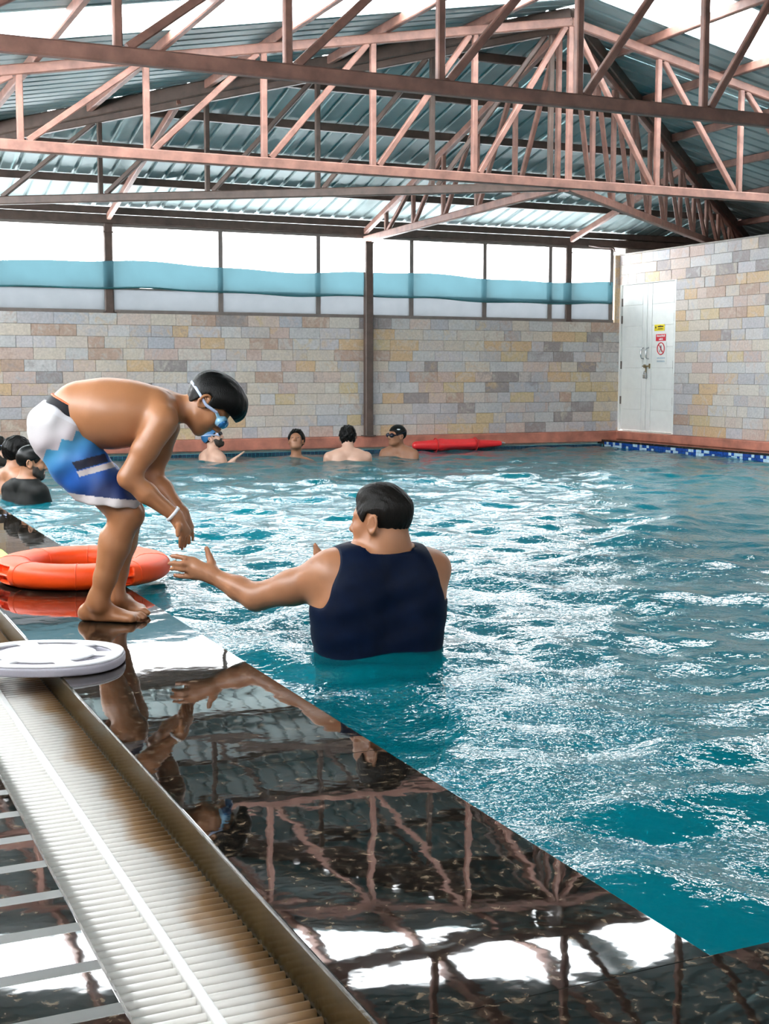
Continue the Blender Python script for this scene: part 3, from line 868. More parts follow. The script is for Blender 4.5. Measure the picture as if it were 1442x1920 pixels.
tube('ring', [(SXX - .006, 13.432 + .072 * math.cos(q), 1.20 + .072 * math.sin(q)) for q in np.linspace(0, 2 * math.pi, 32, endpoint=False)], .0065, 'sign_red', t, 6, True)
bar('slash', (SXX - .006, 13.48, 1.25), (SXX - .006, 13.384, 1.15), .006, .009, 'sign_red', t)
pyd('figure', [(SXX - .0055, 13.432 + a, 1.20 + b_) for a, b_ in ((-.008, .04), (.008, .04), (.012, .0), (.03, -.045), (.018, -.045), (0, -.008), (-.016, -.045), (-.028, -.045), (-.012, 0))], [tuple(range(9))], 'sign_ink', t)
strokes(t, 13.35, 13.515, 1.075, 1.095, 7, 'sign_grey'); strokes(t, 13.35, 13.515, 1.035, 1.055, 9, 'sign_grey')

# ---- drain grating: ivory bars on a centre strip
gr = empty('drain_grating', ((GX0 + GX1) / 2, 1.5, -.11)); tag(gr, 'ivory plastic overflow grating of closely set bars beside the granite coping', 'grating')
GP = .0285; GZ = -.082
gx0, gx1 = GX0 + .012, GX1 - .012
NS = 10
V = [(xx, .0078 * math.cos(2 * math.pi * k / NS), .0088 * math.sin(2 * math.pi * k / NS)) for xx in (gx0, gx1) for k in range(NS)]
F_ = [(k, (k + 1) % NS, NS + (k + 1) % NS, NS + k) for k in range(NS)] + [tuple(range(NS - 1, -1, -1)), tuple(range(NS, 2 * NS))]
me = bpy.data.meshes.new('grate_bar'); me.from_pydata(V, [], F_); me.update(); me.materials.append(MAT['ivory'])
for q in me.polygons: q.use_smooth = len(q.vertices) == 4
y = 1.30
for i in range(216):
    o = bpy.data.objects.new('bar', me); COL.objects.link(o)
    o.parent = gr; o.matrix_parent_inverse = Matrix.Translation(-Vector(gr.location))
    o.location = (0, y + i * GP, GZ)
yend = y + 216 * GP
vs = []; fs = []
for i in range(int((13.5 - yend) / GP)):
    b0 = len(vs); vs += [(v[0], v[1] + yend + i * GP, v[2] + GZ) for v in V]; fs += [tuple(b0 + k for k in f) for f in F_]
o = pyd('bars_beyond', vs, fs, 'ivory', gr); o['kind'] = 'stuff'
box('centre_strip', (gx0 + gx1) / 2 - .014, (gx0 + gx1) / 2 + .006, 1.29, 13.5, GZ - .02, GZ + .0135, 'ivory2', gr, .003)
box('edge_rail', gx0 - .004, gx0 + .006, 1.29, 13.5, GZ - .02, GZ - .002, 'ivory2', gr)
box('edge_rail', gx1 - .006, gx1 + .004, 1.29, 13.5, GZ - .03, GZ - .012, 'ivory2', gr)

# ---- water surface with travelling ripples
def waves():
    step = .025
    xs = np.arange(PX0 + .001, PX1, step); ys = np.arange(PY0 + .001, PY1, step)
    X, Y = np.meshgrid(xs, ys, indexing='ij')
    Z = np.zeros_like(X); r = np.random.RandomState(11)
    for i in range(110):
        lam = .11 * (10 ** (r.rand() * .98)); k = 2 * np.pi / lam
        th = r.normal(1.35, .75) if i % 3 else r.rand() * 6.28
        slope = .018 * (lam / .4) ** .12
        Z += slope / k * np.sin(k * (X * math.cos(th) + Y * math.sin(th)) + r.rand() * 6.28)
    Z = Z + 4.0 * np.maximum(Z, 0) ** 2
    # rings around the man standing in the pool
    rr = np.hypot(X - 1.86, Y - 4.15)
    Z += .008 * np.sin(rr * 22) * np.exp(-((rr - .5) / .35) ** 2)
    edge = np.minimum.reduce([X - PX0, PX1 - X, Y - PY0, PY1 - Y])
    Z *= np.clip(.6 + edge / .3, .6, 1)
    Z = np.clip(Z, -.06, .06)
    nx, ny = X.shape
    V = np.stack([X, Y, Z + WZ], -1).reshape(-1, 3)
    I = np.arange(nx * ny).reshape(nx, ny)
    Q = np.stack([I[:-1, :-1], I[1:, :-1], I[1:, 1:], I[:-1, 1:]], -1).reshape(-1, 4)
    me = bpy.data.meshes.new('pool_water')
    me.vertices.add(len(V)); me.vertices.foreach_set('co', V.astype(np.float32).ravel())
    me.loops.add(Q.size); me.loops.foreach_set('vertex_index', Q.astype(np.int32).ravel())
    me.polygons.add(len(Q)); me.polygons.foreach_set('loop_start', np.arange(0, Q.size, 4, dtype=np.int32))
    me.update(calc_edges=True); me.shade_smooth()
    o = link('pool_water', me, 'water')
    tag(o, 'rippled turquoise pool water with white window reflections', 'water', None, 'stuff')
    return o
waves()

# ================================================================== PEOPLE
# pixel frames of the enlarged views used for measuring
Z5 = lambda x, y: (x / 2.773, 660 + y / 2.773)
Z6 = lambda x, y: (300 + x / 2.575, 860 + y / 2.575)
Z7 = lambda x, y: (330 + x / 10.3, 680 + y / 10.3)
Z8 = lambda x, y: (300 + x / 9.01, 960 + y / 9.01)

class Head:
    """local frame: x to the person's right, y out of the face, z to the crown; s scales an adult head"""
    def __init__(h, cranium, face, up, s=1.0):
        f = np.array(face, float); f /= np.linalg.norm(f)
        u = np.array(up, float); u -= f * (u @ f); u /= np.linalg.norm(u)
        h.f, h.u, h.r, h.s = f, u, np.cross(f, u), s
        h.o = np.array(cranium, float) - u * .035 * s + f * .012 * s
        h.ax = np.array([h.r, h.f, h.u])
    def p(h, x, y, z): return h.o + (h.r * x + h.f * y + h.u * z) * h.s
    def local(h, g):
        x, y, z = g
        return [((x - h.o[0]) * a[0] + (y - h.o[1]) * a[1] + (z - h.o[2]) * a[2]) / h.s for a in (h.r, h.f, h.u)]
    def skull(h, V, infl=0, k=.03, lower=True):
        s = h.s
        V.ell(h.p(0, -.012, .035), [(.074 + infl) * s, (.096 + infl) * s, (.086 + infl) * s], h.ax, k * s)
        if lower:
            V.ell(h.p(0, .026, -.022), [(.061 + infl) * s, (.066 + infl) * s, (.085 + infl) * s], h.ax, k * s)
            V.ell(h.p(0, .030, -.062), [(.052 + infl) * s, (.050 + infl) * s, (.045 + infl) * s], h.ax, k * s)
    def build(h, V, neck_to, nr=.052):
        s = h.s; P = h.p
        h.skull(V)
        V.ball(P(0, .070, -.090), .019 * s, .022 * s)
        for q in (-1, 1):
            V.ball(P(q * .040, .058, -.022), .022 * s, .02 * s)                       # cheek
            V.cone(P(q * .012, .083, .024), P(q * .048, .066, .026), .010 * s, .009 * s, .012 * s)   # brow
            V.ball(P(q * .031, .099, .006), .015 * s, .012 * s, True)                 # eye socket
            V.ball(P(q * .031, .077, .006), .0135 * s, .004 * s)                      # eyeball lid
            V.ball(P(q * .012, .097, -.030), .0085 * s, .006 * s)                     # nostril wing
            E_ = [P(q * (.079 + .010 * max(0, -math.cos(a_))), -.012 + .017 * math.cos(a_) - .004 * math.sin(a_), -.004 + (.030 if math.sin(a_) > 0 else .027) * math.sin(a_)) for a_ in np.linspace(0, 2 * math.pi, 10)]
            for e0, e1 in zip(E_[:-1], E_[1:]): V.cone(e0, e1, .0062 * s, .0062 * s, .002)   # ear rim
            V.ell(P(q * .077, -.010, -.004), [.006 * s, .014 * s, .026 * s], h.ax, .004 * s)
            V.ball(P(q * .081, -.006, -.030), .0085 * s, .004 * s)
            V.cone(P(q * .046, .012, -.060), P(q * .020, .062, -.088), .016 * s, .015 * s, .022 * s)  # jaw line
        V.cone(P(0, .087, .014), P(0, .106, -.024), .0085 * s, .0125 * s, .010 * s)   # nose
        V.cone(P(-.019, .083, -.053), P(.019, .083, -.053), .0055 * s, .0055 * s, .005 * s)
        V.ball(P(0, .089, -.052), .007 * s, .006 * s)
        V.cone(P(-.016, .082, -.064), P(.016, .082, -.064), .0065 * s, .0065 * s, .005 * s)
        V.cone(P(-.024, .094, -.0585), P(.024, .094, -.0585), .0022 * s, .0022 * s, .002 * s, True)
        V.cone(P(0, -.022, -.045), neck_to, nr * s, nr * s * 1.08, .03 * s)
    def eyes(h, parent):
        for q in (-1, 1):
            V = Vol(h.p(q * .031, .088, .006) - .012, h.p(q * .031, .088, .006) + .012, .002)
            V.ell(h.p(q * .031, .0895, .006), [.0105 * h.s, .0035 * h.s, .004 * h.s], h.ax, .001)
            V.obj('eye', 'eye', parent, 1)
    def shell(h, name, material, parent, t, region, res, ridge=0, seed=0, extra=None, lower=True, smooth=2):
        """hair, cap or beard: a thick skin over the skull where region(x,y,z) is negative"""
        R = .17 * h.s
        V = Vol(h.o - R, h.o + R, res)
        h.skull(V, t, .03, lower)
        if extra: extra(V)
        g = V.grid((slice(None),) * 3); l = h.local(g)
        d = region(*l) * h.s
        if ridge:
            rs = np.random.RandomState(seed)
            ph = np.zeros(V.F.shape, np.float32)
            for _ in range(5):
                a = rs.normal(size=3) * np.array([260, 60, 60]); ph += np.sin(l[0] * a[0] + l[1] * a[1] + l[2] * a[2] + rs.rand() * 6)
            V.F = V.F + (ridge * ph).astype(np.float32)
        V.F = np.maximum(V.F, d.astype(np.float32))
        return V.obj(name, material, parent, smooth)
def hairline(ys, zs, front=None):
    return lambda x, y, z: (np.interp(y, ys, zs) - z) * .8 + 0 * x
HL_MAN = hairline([-.12, -.07, -.03, -.008, .012, .03, .055, .075, .1], [-.065, -.055, -.035, .030, .034, .0, .030, .066, .075])
HL_BOY = hairline([-.12, -.07, -.04, -.025, -.005, .012, .03, .055, .08, .1], [-.078, -.075, -.05, .030, .032, -.02, .01, .042, .048, .050])
HL_LONG = hairline([-.14, -.06, -.02, .02, .045, .07, .1], [-.10, -.095, -.06, .0, .03, .06, .07])
CAPL = hairline([-.12, -.06, 0, .05, .1], [-.022, -.012, .022, .045, .055])
def beard_region(x, y, z):
    return np.maximum.reduce([z + .030 + .0 * x + .0 * y, (.028 - y) * .8 + 0 * x + 0 * z, .075 - np.sqrt(x * x + (z + .012) ** 2) - .030 + 0 * y]) if False else \
        np.maximum(np.maximum(z + .040 - .35 * np.abs(x), .012 - y), -np.maximum(np.abs(x) - .026, np.abs(z + .058) - .013) * 1.0 - .001 - 10 * np.maximum(0, .04 - y))

def strap_ribbon(name, h, a, b, material, parent, infl=.012, width=.011, th=.002, n=40, lateral=None):
    """band round the head in the plane through local points a (temple, +x side) and b (back of the head)"""
    s = h.s; c = np.array([0, -.012, .035]); rad = np.array([.074, .096, .086]) + infl
    a = np.array(a) ; b = np.array(b)
    e2 = b - c; e2[0] = 0; e2 /= np.linalg.norm(e2)
    nrm = np.cross(np.array([1., 0, 0]), e2)
    am = a.copy(); am[0] = 0
    t0 = math.atan2((am - c) @ e2, abs(a[0]))
    ring = []
    for i in range(n + 1):
        t = t0 + (math.pi - 2 * t0) * i / n
        d = np.array([math.cos(t), 0, 0]) + e2 * math.sin(t)
        off = nrm * ((am - c) @ nrm)
        r = 1 / math.sqrt(((d / rad) ** 2).sum())
        p = c + d * r + off * (1 - max(0, math.sin(t)))
        out = p - c; out /= np.linalg.norm(out)
        ring.append((p, out))
    vs = []; fs = []
    for p, out in ring:
        wv = nrm * width / 2
        for q in (p - wv, p + wv, p + wv + out * th, p - wv + out * th):
            vs.append(h.p(*q))
    for i in range(n):
        for k in range(4):
            fs.append((i * 4 + k, i * 4 + (k + 1) % 4, i * 4 + 4 + (k + 1) % 4, i * 4 + 4 + k))
    return pyd(name, vs, fs, material, parent, True)
def goggles(h, parent, lensmat, framemat, strapmat, name='goggles', raise_=0.0, strap_back=(0, -.10, .07)):
    R = .14 * h.s
    V = Vol(h.p(0, .08, .01) - R, h.p(0, .08, .01) + R, .003)
    z0 = .006 + raise_; yy = .0 - raise_ * .35
    for q in (-1, 1):
        V.ell(h.p(q * .034, .086 + yy, z0), [.036 * h.s, .021 * h.s, .027 * h.s], h.ax, .004)
        V.cone(h.p(q * .055, .076 + yy, z0), h.p(q * .070, .048 + yy, z0 + .006), .008 * h.s, .006 * h.s, .006)
    V.cone(h.p(-.012, .101 + yy, z0), h.p(.012, .101 + yy, z0), .006 * h.s, .006 * h.s, .004)
    g = V.obj(name, framemat, parent, 1)
    for q in (-1, 1):
        V = Vol(h.p(q * .033, .094 + yy, z0) - .04, h.p(q * .033, .094 + yy, z0) + .04, .0025)
        V.ell(h.p(q * .036, .096 + yy, z0), [.033 * h.s, .0185 * h.s, .0225 * h.s], h.ax, .002)
        o = V.obj('lens', lensmat, None, 1); o.parent = g; o.matrix_parent_inverse = g.matrix_parent_inverse.inverted() @ Matrix.Identity(4) if False else Matrix.Identity(4)
        o.matrix_parent_inverse = Matrix.Identity(4)
    st = strap_ribbon('strap', h, (.070, .048 + yy, z0 + .006), strap_back, strapmat, None)
    st.parent = g
    return g

# ------------------------------------------------------------------ the boy bending over the edge
BD = 4.93
def B(x, y, w=0.0):
    u, v = Z5(x, y)
    return at(u, v, BD + w - .000213 * (1165 - v))
def G5(x, y, z):
    return ground(*Z5(x, y), z)
boy = empty('person', tuple(ground(215, 1160, 0)))
tag(boy, 'bare-chested boy in blue and white swim shorts bending forward at the pool edge', 'person')
V = Vol((.55, 4.25, -.005), (1.62, 5.45, 1.02), .0046)
# torso, as a left and a right chain melted together
chain = [(300, 400, .094, .050), (405, 298, .080, .045), (505, 316, .106, .048), (605, 322, .110, .055), (715, 318, .098, .062), (815, 306, .070, .070)]
for sg in (-1, 1):
    for (a, b_) in zip(chain[:-1], chain[1:]):
        V.cone(B(a[0], a[1], sg * a[3]), B(b_[0], b_[1], sg * b_[3]), a[2], b_[2], .06)
V.cone(B(700, 262), B(860, 268), .055, .045, .05)                    # spine between the shoulder blades
for sg in (-1, 1):
    V.cone(B(760, 262, sg * .075), B(690, 268, sg * .07), .040, .045, .035)   # shoulder blade
    V.cone(B(820, 285, sg * .07), B(848, 340, sg * .135), .048, .050, .04)   # shoulder girdle
bhead_c = at(*Z7(730, 662), BD - .000213 * (1165 - 742))
up_b = RGT * .84 + UPV * .55 + FWD * .04
face_b = RGT * .55 - UPV * .84 + FWD * .06
HB = Head(bhead_c, face_b, up_b, .93)
HB.build(V, B(868, 300), .046)
V.cone(B(905, 300), B(830, 300), .044, .062, .04)
# arms
def arm(sh, el, wr, r, mids):
    V.cone(sh, mids[0], r[0], r[1], .025); V.cone(mids[0], el, r[1], r[2], .02)
    V.cone(el, mids[1], r[2], r[3], .02); V.cone(mids[1], wr, r[3], r[4], .02)
sh, el, wr = B(842, 372, -.150), B(668, 655, -.185), B(912, 852, -.15)
arm(sh, el, wr, (.054, .046, .037, .036, .0235), ((sh * .5 + el * .5) + UPV * .004, el * .62 + wr * .38 - UPV * .002))
sh2, el2, wr2 = B(868, 392, .150), B(795, 640, .185), B(945, 835, .10)
arm(sh2, el2, wr2, (.050, .042, .035, .034, .0225), (sh2 * .5 + el2 * .5, el2 * .62 + wr2 * .38))
# hands: knuckles, fingers with bends, thumb
def hb(x, y, w): 
    u, v = Z8(x, y); return at(u, v, BD + w - .000213 * (1165 - v))
for q, w0 in ((0, -.15), (1, .085)):
    o_ = (0, 0) if q == 0 else (60, -60)
    H_ = lambda x, y, w: hb(x + o_[0], y + o_[1], w0 + w)
    wrp = wr if q == 0 else wr2
    for kx, ky, kw in ((350, 360, -.018), (400, 370, -.004), (440, 345, .012), (468, 310, .026)):
        V.cone(wrp, H_(kx, ky, kw), .020, .012, .014)
    fingers = [((350, 370, -.018), (345, 470, -.024), (338, 545, -.020), (335, 590, -.014)),
               ((400, 375, -.004), (392, 480, -.008), (380, 570, -.004), (372, 628, .002)),
               ((440, 350, .012), (440, 450, .010), (425, 530, .014), (412, 590, .018)),
               ((470, 310, .026), (482, 400, .028), (492, 470, .028), (495, 535, .026))]
    for fg in fingers:
        for i in range(3): V.cone(H_(*fg[i]), H_(*fg[i + 1]), .0082 - .0007 * i, .0075 - .0007 * i, .002)
    V.cone(H_(330, 240, -.03), H_(300, 320, -.045), .011, .0095, .010); V.cone(H_(300, 320, -.045), H_(305, 400, -.048), .0095, .008, .003)
# legs
def leg(hip, kn, c1, c2, an, r):
    V.cone(hip, kn, r[0], r[1], .03); V.cone(kn, c1, r[1], r[2], .02); V.cone(c1, c2, r[2], r[3], .02); V.cone(c2, an, r[3], r[4], .02)
hip1 = B(325, 460, -.075); kn1 = B(655, 845, -.085); an1 = B(512, 1305, -.078)
leg(hip1, kn1, B(598, 1010, -.083), B(548, 1170, -.08), an1, (.088, .056, .053, .041, .034))
V.ball(B(690, 850, -.085), .038, .03)
V.cone(B(575, 960, -.08), B(570, 1080, -.08), .036, .036, .03)
hip2 = B(335, 460, .075); kn2 = B(672, 835, .085); an2 = B(602, 1275, .085)
leg(hip2, kn2, B(640, 990, .085), B(612, 1140, .09), an2, (.088, .054, .050, .038, .030))
def foot(heel, an, ball, side, toes):
    """heel, ball: ground points; side: unit vector towards the big toe side"""
    z = np.array([0, 0, 1.0]); d = ball - heel; L = np.linalg.norm(d); d = d / L
    V.ball(heel + z * .028, .029, .02)
    V.cone(heel + z * .028, heel + d * .07 + z * .030, .028, .030, .02)
    V.cone(an, heel + d * .05 + z * .04, .031, .034, .03)
    V.cone(an + z * .03 - d * .008, heel + z * .032 + d * .008, .026, .027, .02)
    V.cone(an - z * .012 + d * .008, heel + d * (L * .72) + z * .028 + side * .008, .026, .020, .022)
    for k in (-.026, 0, .026):
        V.cone(heel + d * .05 + side * k * .7 + z * .022, ball + side * k + z * .017, .022, .017, .018)
    for i in range(5):
        sd = .036 - i * .0185; ln = (.042, .044, .038, .032, .026)[i]; rr = (.0125, .0095, .009, .0085, .008)[i]
        b0 = ball + side * sd - d * (.006 * i) + z * (rr + .004)
        V.cone(b0, b0 + d * ln * .6 + z * .005, rr, rr, .006); V.cone(b0 + d * ln * .6 + z * .005, b0 + d * ln - z * .003, rr, rr * .85, .003)
vd = np.array([.39, .92, 0])
heel1 = ground(163, 1163, 0.0); ball1 = ground(248, 1166, 0.0)
foot(heel1, an1, ball1, vd * 1.0, 0)
heel2 = ground(210, 1145, 0.0); ball2 = ground(264, 1151, 0.0)
foot(heel2, an2, ball2, -vd * 1.0, 0)
V.plane_cut((0, 0, .001), (0, 0, -1), .004)
V.obj('body', 'skin_boy', boy)
del V
# shorts
V = Vol((.62, 4.45, .30), (1.30, 5.35, 1.0), .0034)
for sg in (-1, 1):
    V.cone(B(318, 402, sg * .057), B(400, 570, sg * .077), .110, .101, .05)
    V.cone(B(400, 570, sg * .075), B(590 if sg < 0 else 605, 790, sg * .085), .098, .096, .02)
    V.cone(B(318, 402, sg * .052), B(390, 292, sg * .046), .110, .091, .05)
sl = (slice(None),) * 3; gx, gy, gz_ = V.grid(sl)
hem = B(583, 790); axl = (B(583, 790) - B(330, 400)); axl /= np.linalg.norm(axl)
lat = np.cross(axl, UPV); 
hemn = -UPV * .985 + RGT * .0 + FWD * .05
hemn = hemn + RGT * (-.11)
V.plane_cut(hem, hemn, .006)
waist_n = UPV * .88 + RGT * .47
waist_p = B(350, 312)
V.plane_cut(waist_p, waist_n, .006)
# folds
tt = (gx - hem[0]) * axl[0] + (gy - hem[1]) * axl[1] + (gz_ - hem[2]) * axl[2]
fold = np.sin(tt * 75 + (gy - 4.9) * 30) * .0022 * np.clip(-tt * 6, 0, 1) + np.sin(tt * 33 + (gx - .9) * 60) * .0025
V.F = V.F + fold.astype(np.float32)
for sg in (-1, 1):
    V.cone(B(560, 770, sg * .085), B(595, 830, sg * .085), .082, .084, .004, True)
sh_o = V.obj('shorts', 'shorts', boy, 2)
del V
me = sh_o.data; nv = len(me.vertices)
co = np.empty(nv * 3, np.float32); me.vertices.foreach_get('co', co); co = co.reshape(-1, 3)
topp = B(350, 312)
L_ = (hem - topp) @ axl
t = ((co - topp) @ axl) / L_
pr = (co - topp) @ np.cross(axl, vd / np.linalg.norm(vd))       # front/back coordinate
dep = (co - topp) @ FWD
ti = t + .0
zig = .27 + .035 * (2 * np.abs(((pr + .35 * dep) * 16) % 1 - .5) - .5) * 2
def lerp(a, b_, f): return np.array(a)[None] * (1 - f[:, None]) + np.array(b_)[None] * f[:, None]
colr = lerp((.50, .48, .49), (.44, .38, .40), np.clip(t / .27, 0, 1))
bl = lerp((.05, .24, .40), (.012, .10, .40), np.clip((t - .27) / .30, 0, 1))
bl2 = lerp((.012, .10, .42), (.006, .02, .10), np.clip((t - .62) / .22, 0, 1))
bl = np.where((t > .62)[:, None], bl2, bl)
colr = np.where((t > zig)[:, None], bl, colr)
# dark and pale chevrons on the outer side
c0 = t - .60 - .8 * (pr + .01)
near = dep < .02
ch1 = near & (np.abs(c0 + .05) < .045) & (np.abs(pr) < .05)
ch2 = near & (np.abs(c0 - .035) < .03) & (np.abs(pr + .0) < .055)
colr[ch1] = (.010, .012, .03); colr[ch2] = (.52, .46, .46)
hemd = (co - hem) @ (hemn / np.linalg.norm(hemn))
colr[hemd > -.032] = (.60, .54, .54)
wd_ = (co - waist_p) @ (waist_n / np.linalg.norm(waist_n))
colr[(wd_ > -.022) & (t < .2)] = (.54, .53, .56)
at_ = me.color_attributes.new('print', 'FLOAT_COLOR', 'POINT')
at_.data.foreach_set('color', np.concatenate([colr, np.ones((nv, 1))], 1).astype(np.float32).ravel())
# waistband: the dark back panel with its orange edge
def ring_slice(name, material, a, b_, off):
    V = Vol((.62, 4.55, .62), (1.2, 5.3, 1.0), .004)
    for sg in (-1, 1):
        V.cone(B(318, 400, sg * .055), B(400, 302, sg * .045), .098 + off, .084 + off, .06)
        V.cone(B(400, 302, sg * .045), B(505, 316, sg * .048), .084 + off, .100 + off, .06)
    V.plane_cut(waist_p + waist_n * b_, waist_n, .003); V.plane_cut(waist_p + waist_n * a, -waist_n, .003)
    return V.obj(name, material, boy, 1)
ring_slice('waistband', 'waist', -.012, .034, .004)
ring_slice('waistband_piping', 'orange_piping', .029, .037, .006)
# hair, goggles, wristband
HB.shell('hair', 'hair', boy, .014, HL_BOY, .0032, .0005, 4,
         lambda V: V.ell(HB.p(0, .030, .075), [.074, .088, .068], HB.ax, .03))
tube('hair_tuft', [HB.p(.01, -.02, .128), HB.p(.012, -.012, .140), HB.p(.008, 0, .146)], [.006, .004, .001], 'hair', boy, 6)
goggles(HB, boy, 'lens', 'lens_frame', 'strap', 'goggles', 0, (0, -.108, -.004))
wdir = (wr - el); wdir = wdir / np.linalg.norm(wdir)
wb = wr - wdir * .012
a1 = np.cross(wdir, UPV); a1 /= np.linalg.norm(a1); a2 = np.cross(wdir, a1)
vs = []; fs = []
for i in range(28):
    q = 2 * math.pi * i / 28; rad_ = a1 * math.cos(q) * .0305 + a2 * math.sin(q) * .030
    for dd, rr in ((-.006, 1), (.006, 1), (.006, 1.07), (-.006, 1.07)): vs.append(wb + wdir * dd + rad_ * rr)
for i in range(28):
    j = (i + 1) % 28
    for k in range(4): fs.append((i * 4 + k, i * 4 + (k + 1) % 4, j * 4 + (k + 1) % 4, j * 4 + k))
pyd('wristband', vs, fs, 'band', boy, True)

# ------------------------------------------------------------------ the man standing in the water
MD = 4.60
def Mn(x, y, w=0.0):
    u, v = Z6(x, y); return at(u, v, MD + w - .0002 * (1215 - v))
man = empty('person', (1.86, 4.10, -1.0))
tag(man, 'man in a navy sleeveless top standing chest-deep and reaching his left arm to the boy', 'person')
fh = np.array([FWD[0], FWD[1], 0]); fh /= np.linalg.norm(fh); rh = np.array([fh[1], -fh[0], 0])
ang = math.radians(24)
mface = fh * math.cos(ang) - rh * math.sin(ang); mright = rh * math.cos(ang) + fh * math.sin(ang); ZU = np.array([0, 0, 1.])
V = Vol((.62, 3.55, -.62), (2.42, 4.95, .62), .0056)
cen = lambda x, y, w=0: Mn(x, y, w)
T = [(1058, 640, .108, .112), (1054, 760, .103, .118), (1056, 900, .092, .114), (1060, 1060, .088, .118), (1066, 1250, .100, .125), (1066, 1400, .10, .125)]
for sg in (-1, 1):
    for a, b_ in zip(T[:-1], T[1:]):
        V.cone(cen(a[0], a[1]) + mright * sg * a[2], cen(b_[0], b_[1]) + mright * sg * b_[2], a[3], b_[3], .07)
    V.cone(cen(1068, 560) + mright * sg * .10, cen(1068, 650) + mright * sg * .13, .085, .095, .07)
    V.ell(cen(1068, 600) + mright * sg * .085 - mface * .055, [.075, .05, .10], np.array([mright, mface, ZU]), .05)   # shoulder blade
V.cone(cen(1075, 470), cen(1068, 600), .06, .09, .06)
for sg in (-1, 1):
    V.cone(cen(1072, 462) + mright * sg * .03, cen(1065, 525) + mright * sg * .145, .046, .055, .06)   # trapezius
# head
mhc = at(*Z6(1082, 255), MD - .0002 * (1215 - 960))
ha = math.radians(27)
hface = -rh * math.cos(ha) + fh * math.sin(ha) - ZU * .03
HM = Head(mhc, hface, ZU + rh * .06 + fh * .02, 1.06)
HM.build(V, cen(1075, 470), .060)
V.cone(HM.p(0, -.03, -.07), cen(1080, 480), .066, .075, .04)
V.ball(HM.p(-.012, .03, -.088), .035, .04)
# left arm
shl, ell_, wrl = Mn(815, 555, -.05), Mn(465, 668, .05), Mn(268, 572, .12)
V.cone(cen(900, 545), shl, .075, .064, .06)
FV = V.F.copy()
V.cone(shl, Mn(640, 622, 0), .066, .059, .05); V.cone(Mn(640, 622, 0), ell_, .059, .047, .03)
V.cone(ell_, Mn(380, 626, .085), .047, .042, .025); V.cone(Mn(380, 626, .085), wrl, .042, .029, .02)
# right arm, bent in front of him
shr = cen(1068, 545) + mright * .205; elr = shr + mface * .18 - ZU * .20 + mright * .02; wrr = Mn(905, 520, .30)
V.cone(shr, elr, .062, .046, .05); V.cone(elr, wrr, .045, .028, .02)
# left hand
def hm(x, y, w): 
    u, v = Z8(x, y); return at(u, v, MD + .12 + w - .0002 * (1215 - v))
kn = [(570, 815, .01), (510, 890, .0), (500, 985, .0), (540, 1085, .008)]
for k_ in kn: V.cone(hm(880, 1060, 0), hm(*k_), .023, .0135, .016)
V.cone(hm(900, 1080, 0), hm(640, 960, 0), .027, .020, .015)
fing = [((570, 815, .01), (420, 780, .0), (290, 748, .004), (195, 742, .012)),
        ((510, 890, .0), (370, 875, -.012), (240, 862, -.006), (160, 868, .004)),
        ((500, 985, .0), (370, 970, -.010), (260, 950, -.004), (190, 960, .006)),
        ((540, 1085, .008), (430, 1085, .0), (330, 1082, .006), (248, 1070, .014))]
for fg in fing:
    for i in range(3): V.cone(hm(*fg[i]), hm(*fg[i + 1]), .0112 - .0011 * i, .0104 - .0011 * i, .004)
th_ = [(860, 1000, .0), (880, 870, .022), (830, 740, .034), (785, 605, .036)]
for i in range(3): V.cone(hm(*th_[i]), hm(*th_[i + 1]), .0185 - .003 * i, .0150 - .003 * i, .012 if i == 0 else .004)
# right hand fingertips beside the chin
for i in range(4):
    b0 = wrr + ZU * (.0 + .012 * i) - rh * .02
    V.cone(wrr, b0 + mface * .02 - rh * .05, .022, .012, .012)
    V.cone(b0 + mface * .02 - rh * .05, b0 - rh * .085 + ZU * .02, .011, .009, .004)
    V.cone(b0 - rh * .085 + ZU * .02, b0 - rh * .10 + ZU * .045, .009, .008, .003)
body = V.obj('body', 'skin_man', man)
# the vest uses the same body, slightly larger, cut at arm holes, neck and hem
V.F = FV - .0065
g = V.grid((slice(None),) * 3)
for P_, n_, za in ((at(*Z6(812, 560), MD - .11), -mright * .93 + ZU * .36, Mn(780, 690)[2]), (at(*Z6(1352, 560), MD - .05), mright * .97 + ZU * .22, Mn(1330, 680)[2])):
    n_ = n_ / np.linalg.norm(n_)
    pl_ = (g[0] - P_[0]) * n_[0] + (g[1] - P_[1]) * n_[1] + (g[2] - P_[2]) * n_[2]
    V.F = np.maximum(V.F, np.minimum(pl_, g[2] - za)).astype(np.float32)
nk = cen(1078, 440); rho_ = np.sqrt((g[0] - nk[0]) ** 2 + (g[1] - nk[1]) ** 2)
V.F = np.maximum(V.F, np.minimum(g[2] - cen(1068, 440)[2], .108 - rho_)).astype(np.float32)
V.plane_cut(cen(1068, 405), ZU, .008)
V.plane_cut((0, 0, -.5), (0, 0, -1), .008)
g = V.grid((slice(None),) * 3)
V.F = V.F + (np.sin((g[2] - .3 * g[0]) * 70) * .0012 + np.sin((g[0] + g[2] * .6) * 41) * .0013).astype(np.float32)
V.obj('vest', 'navy', man)
del V
HM.shell('hair', 'hair_short', man, .006, HL_MAN, .0035, .0007, 9, lambda V: V.ell(HM.p(0, .01, .085), [.066, .075, .045], HM.ax, .02))
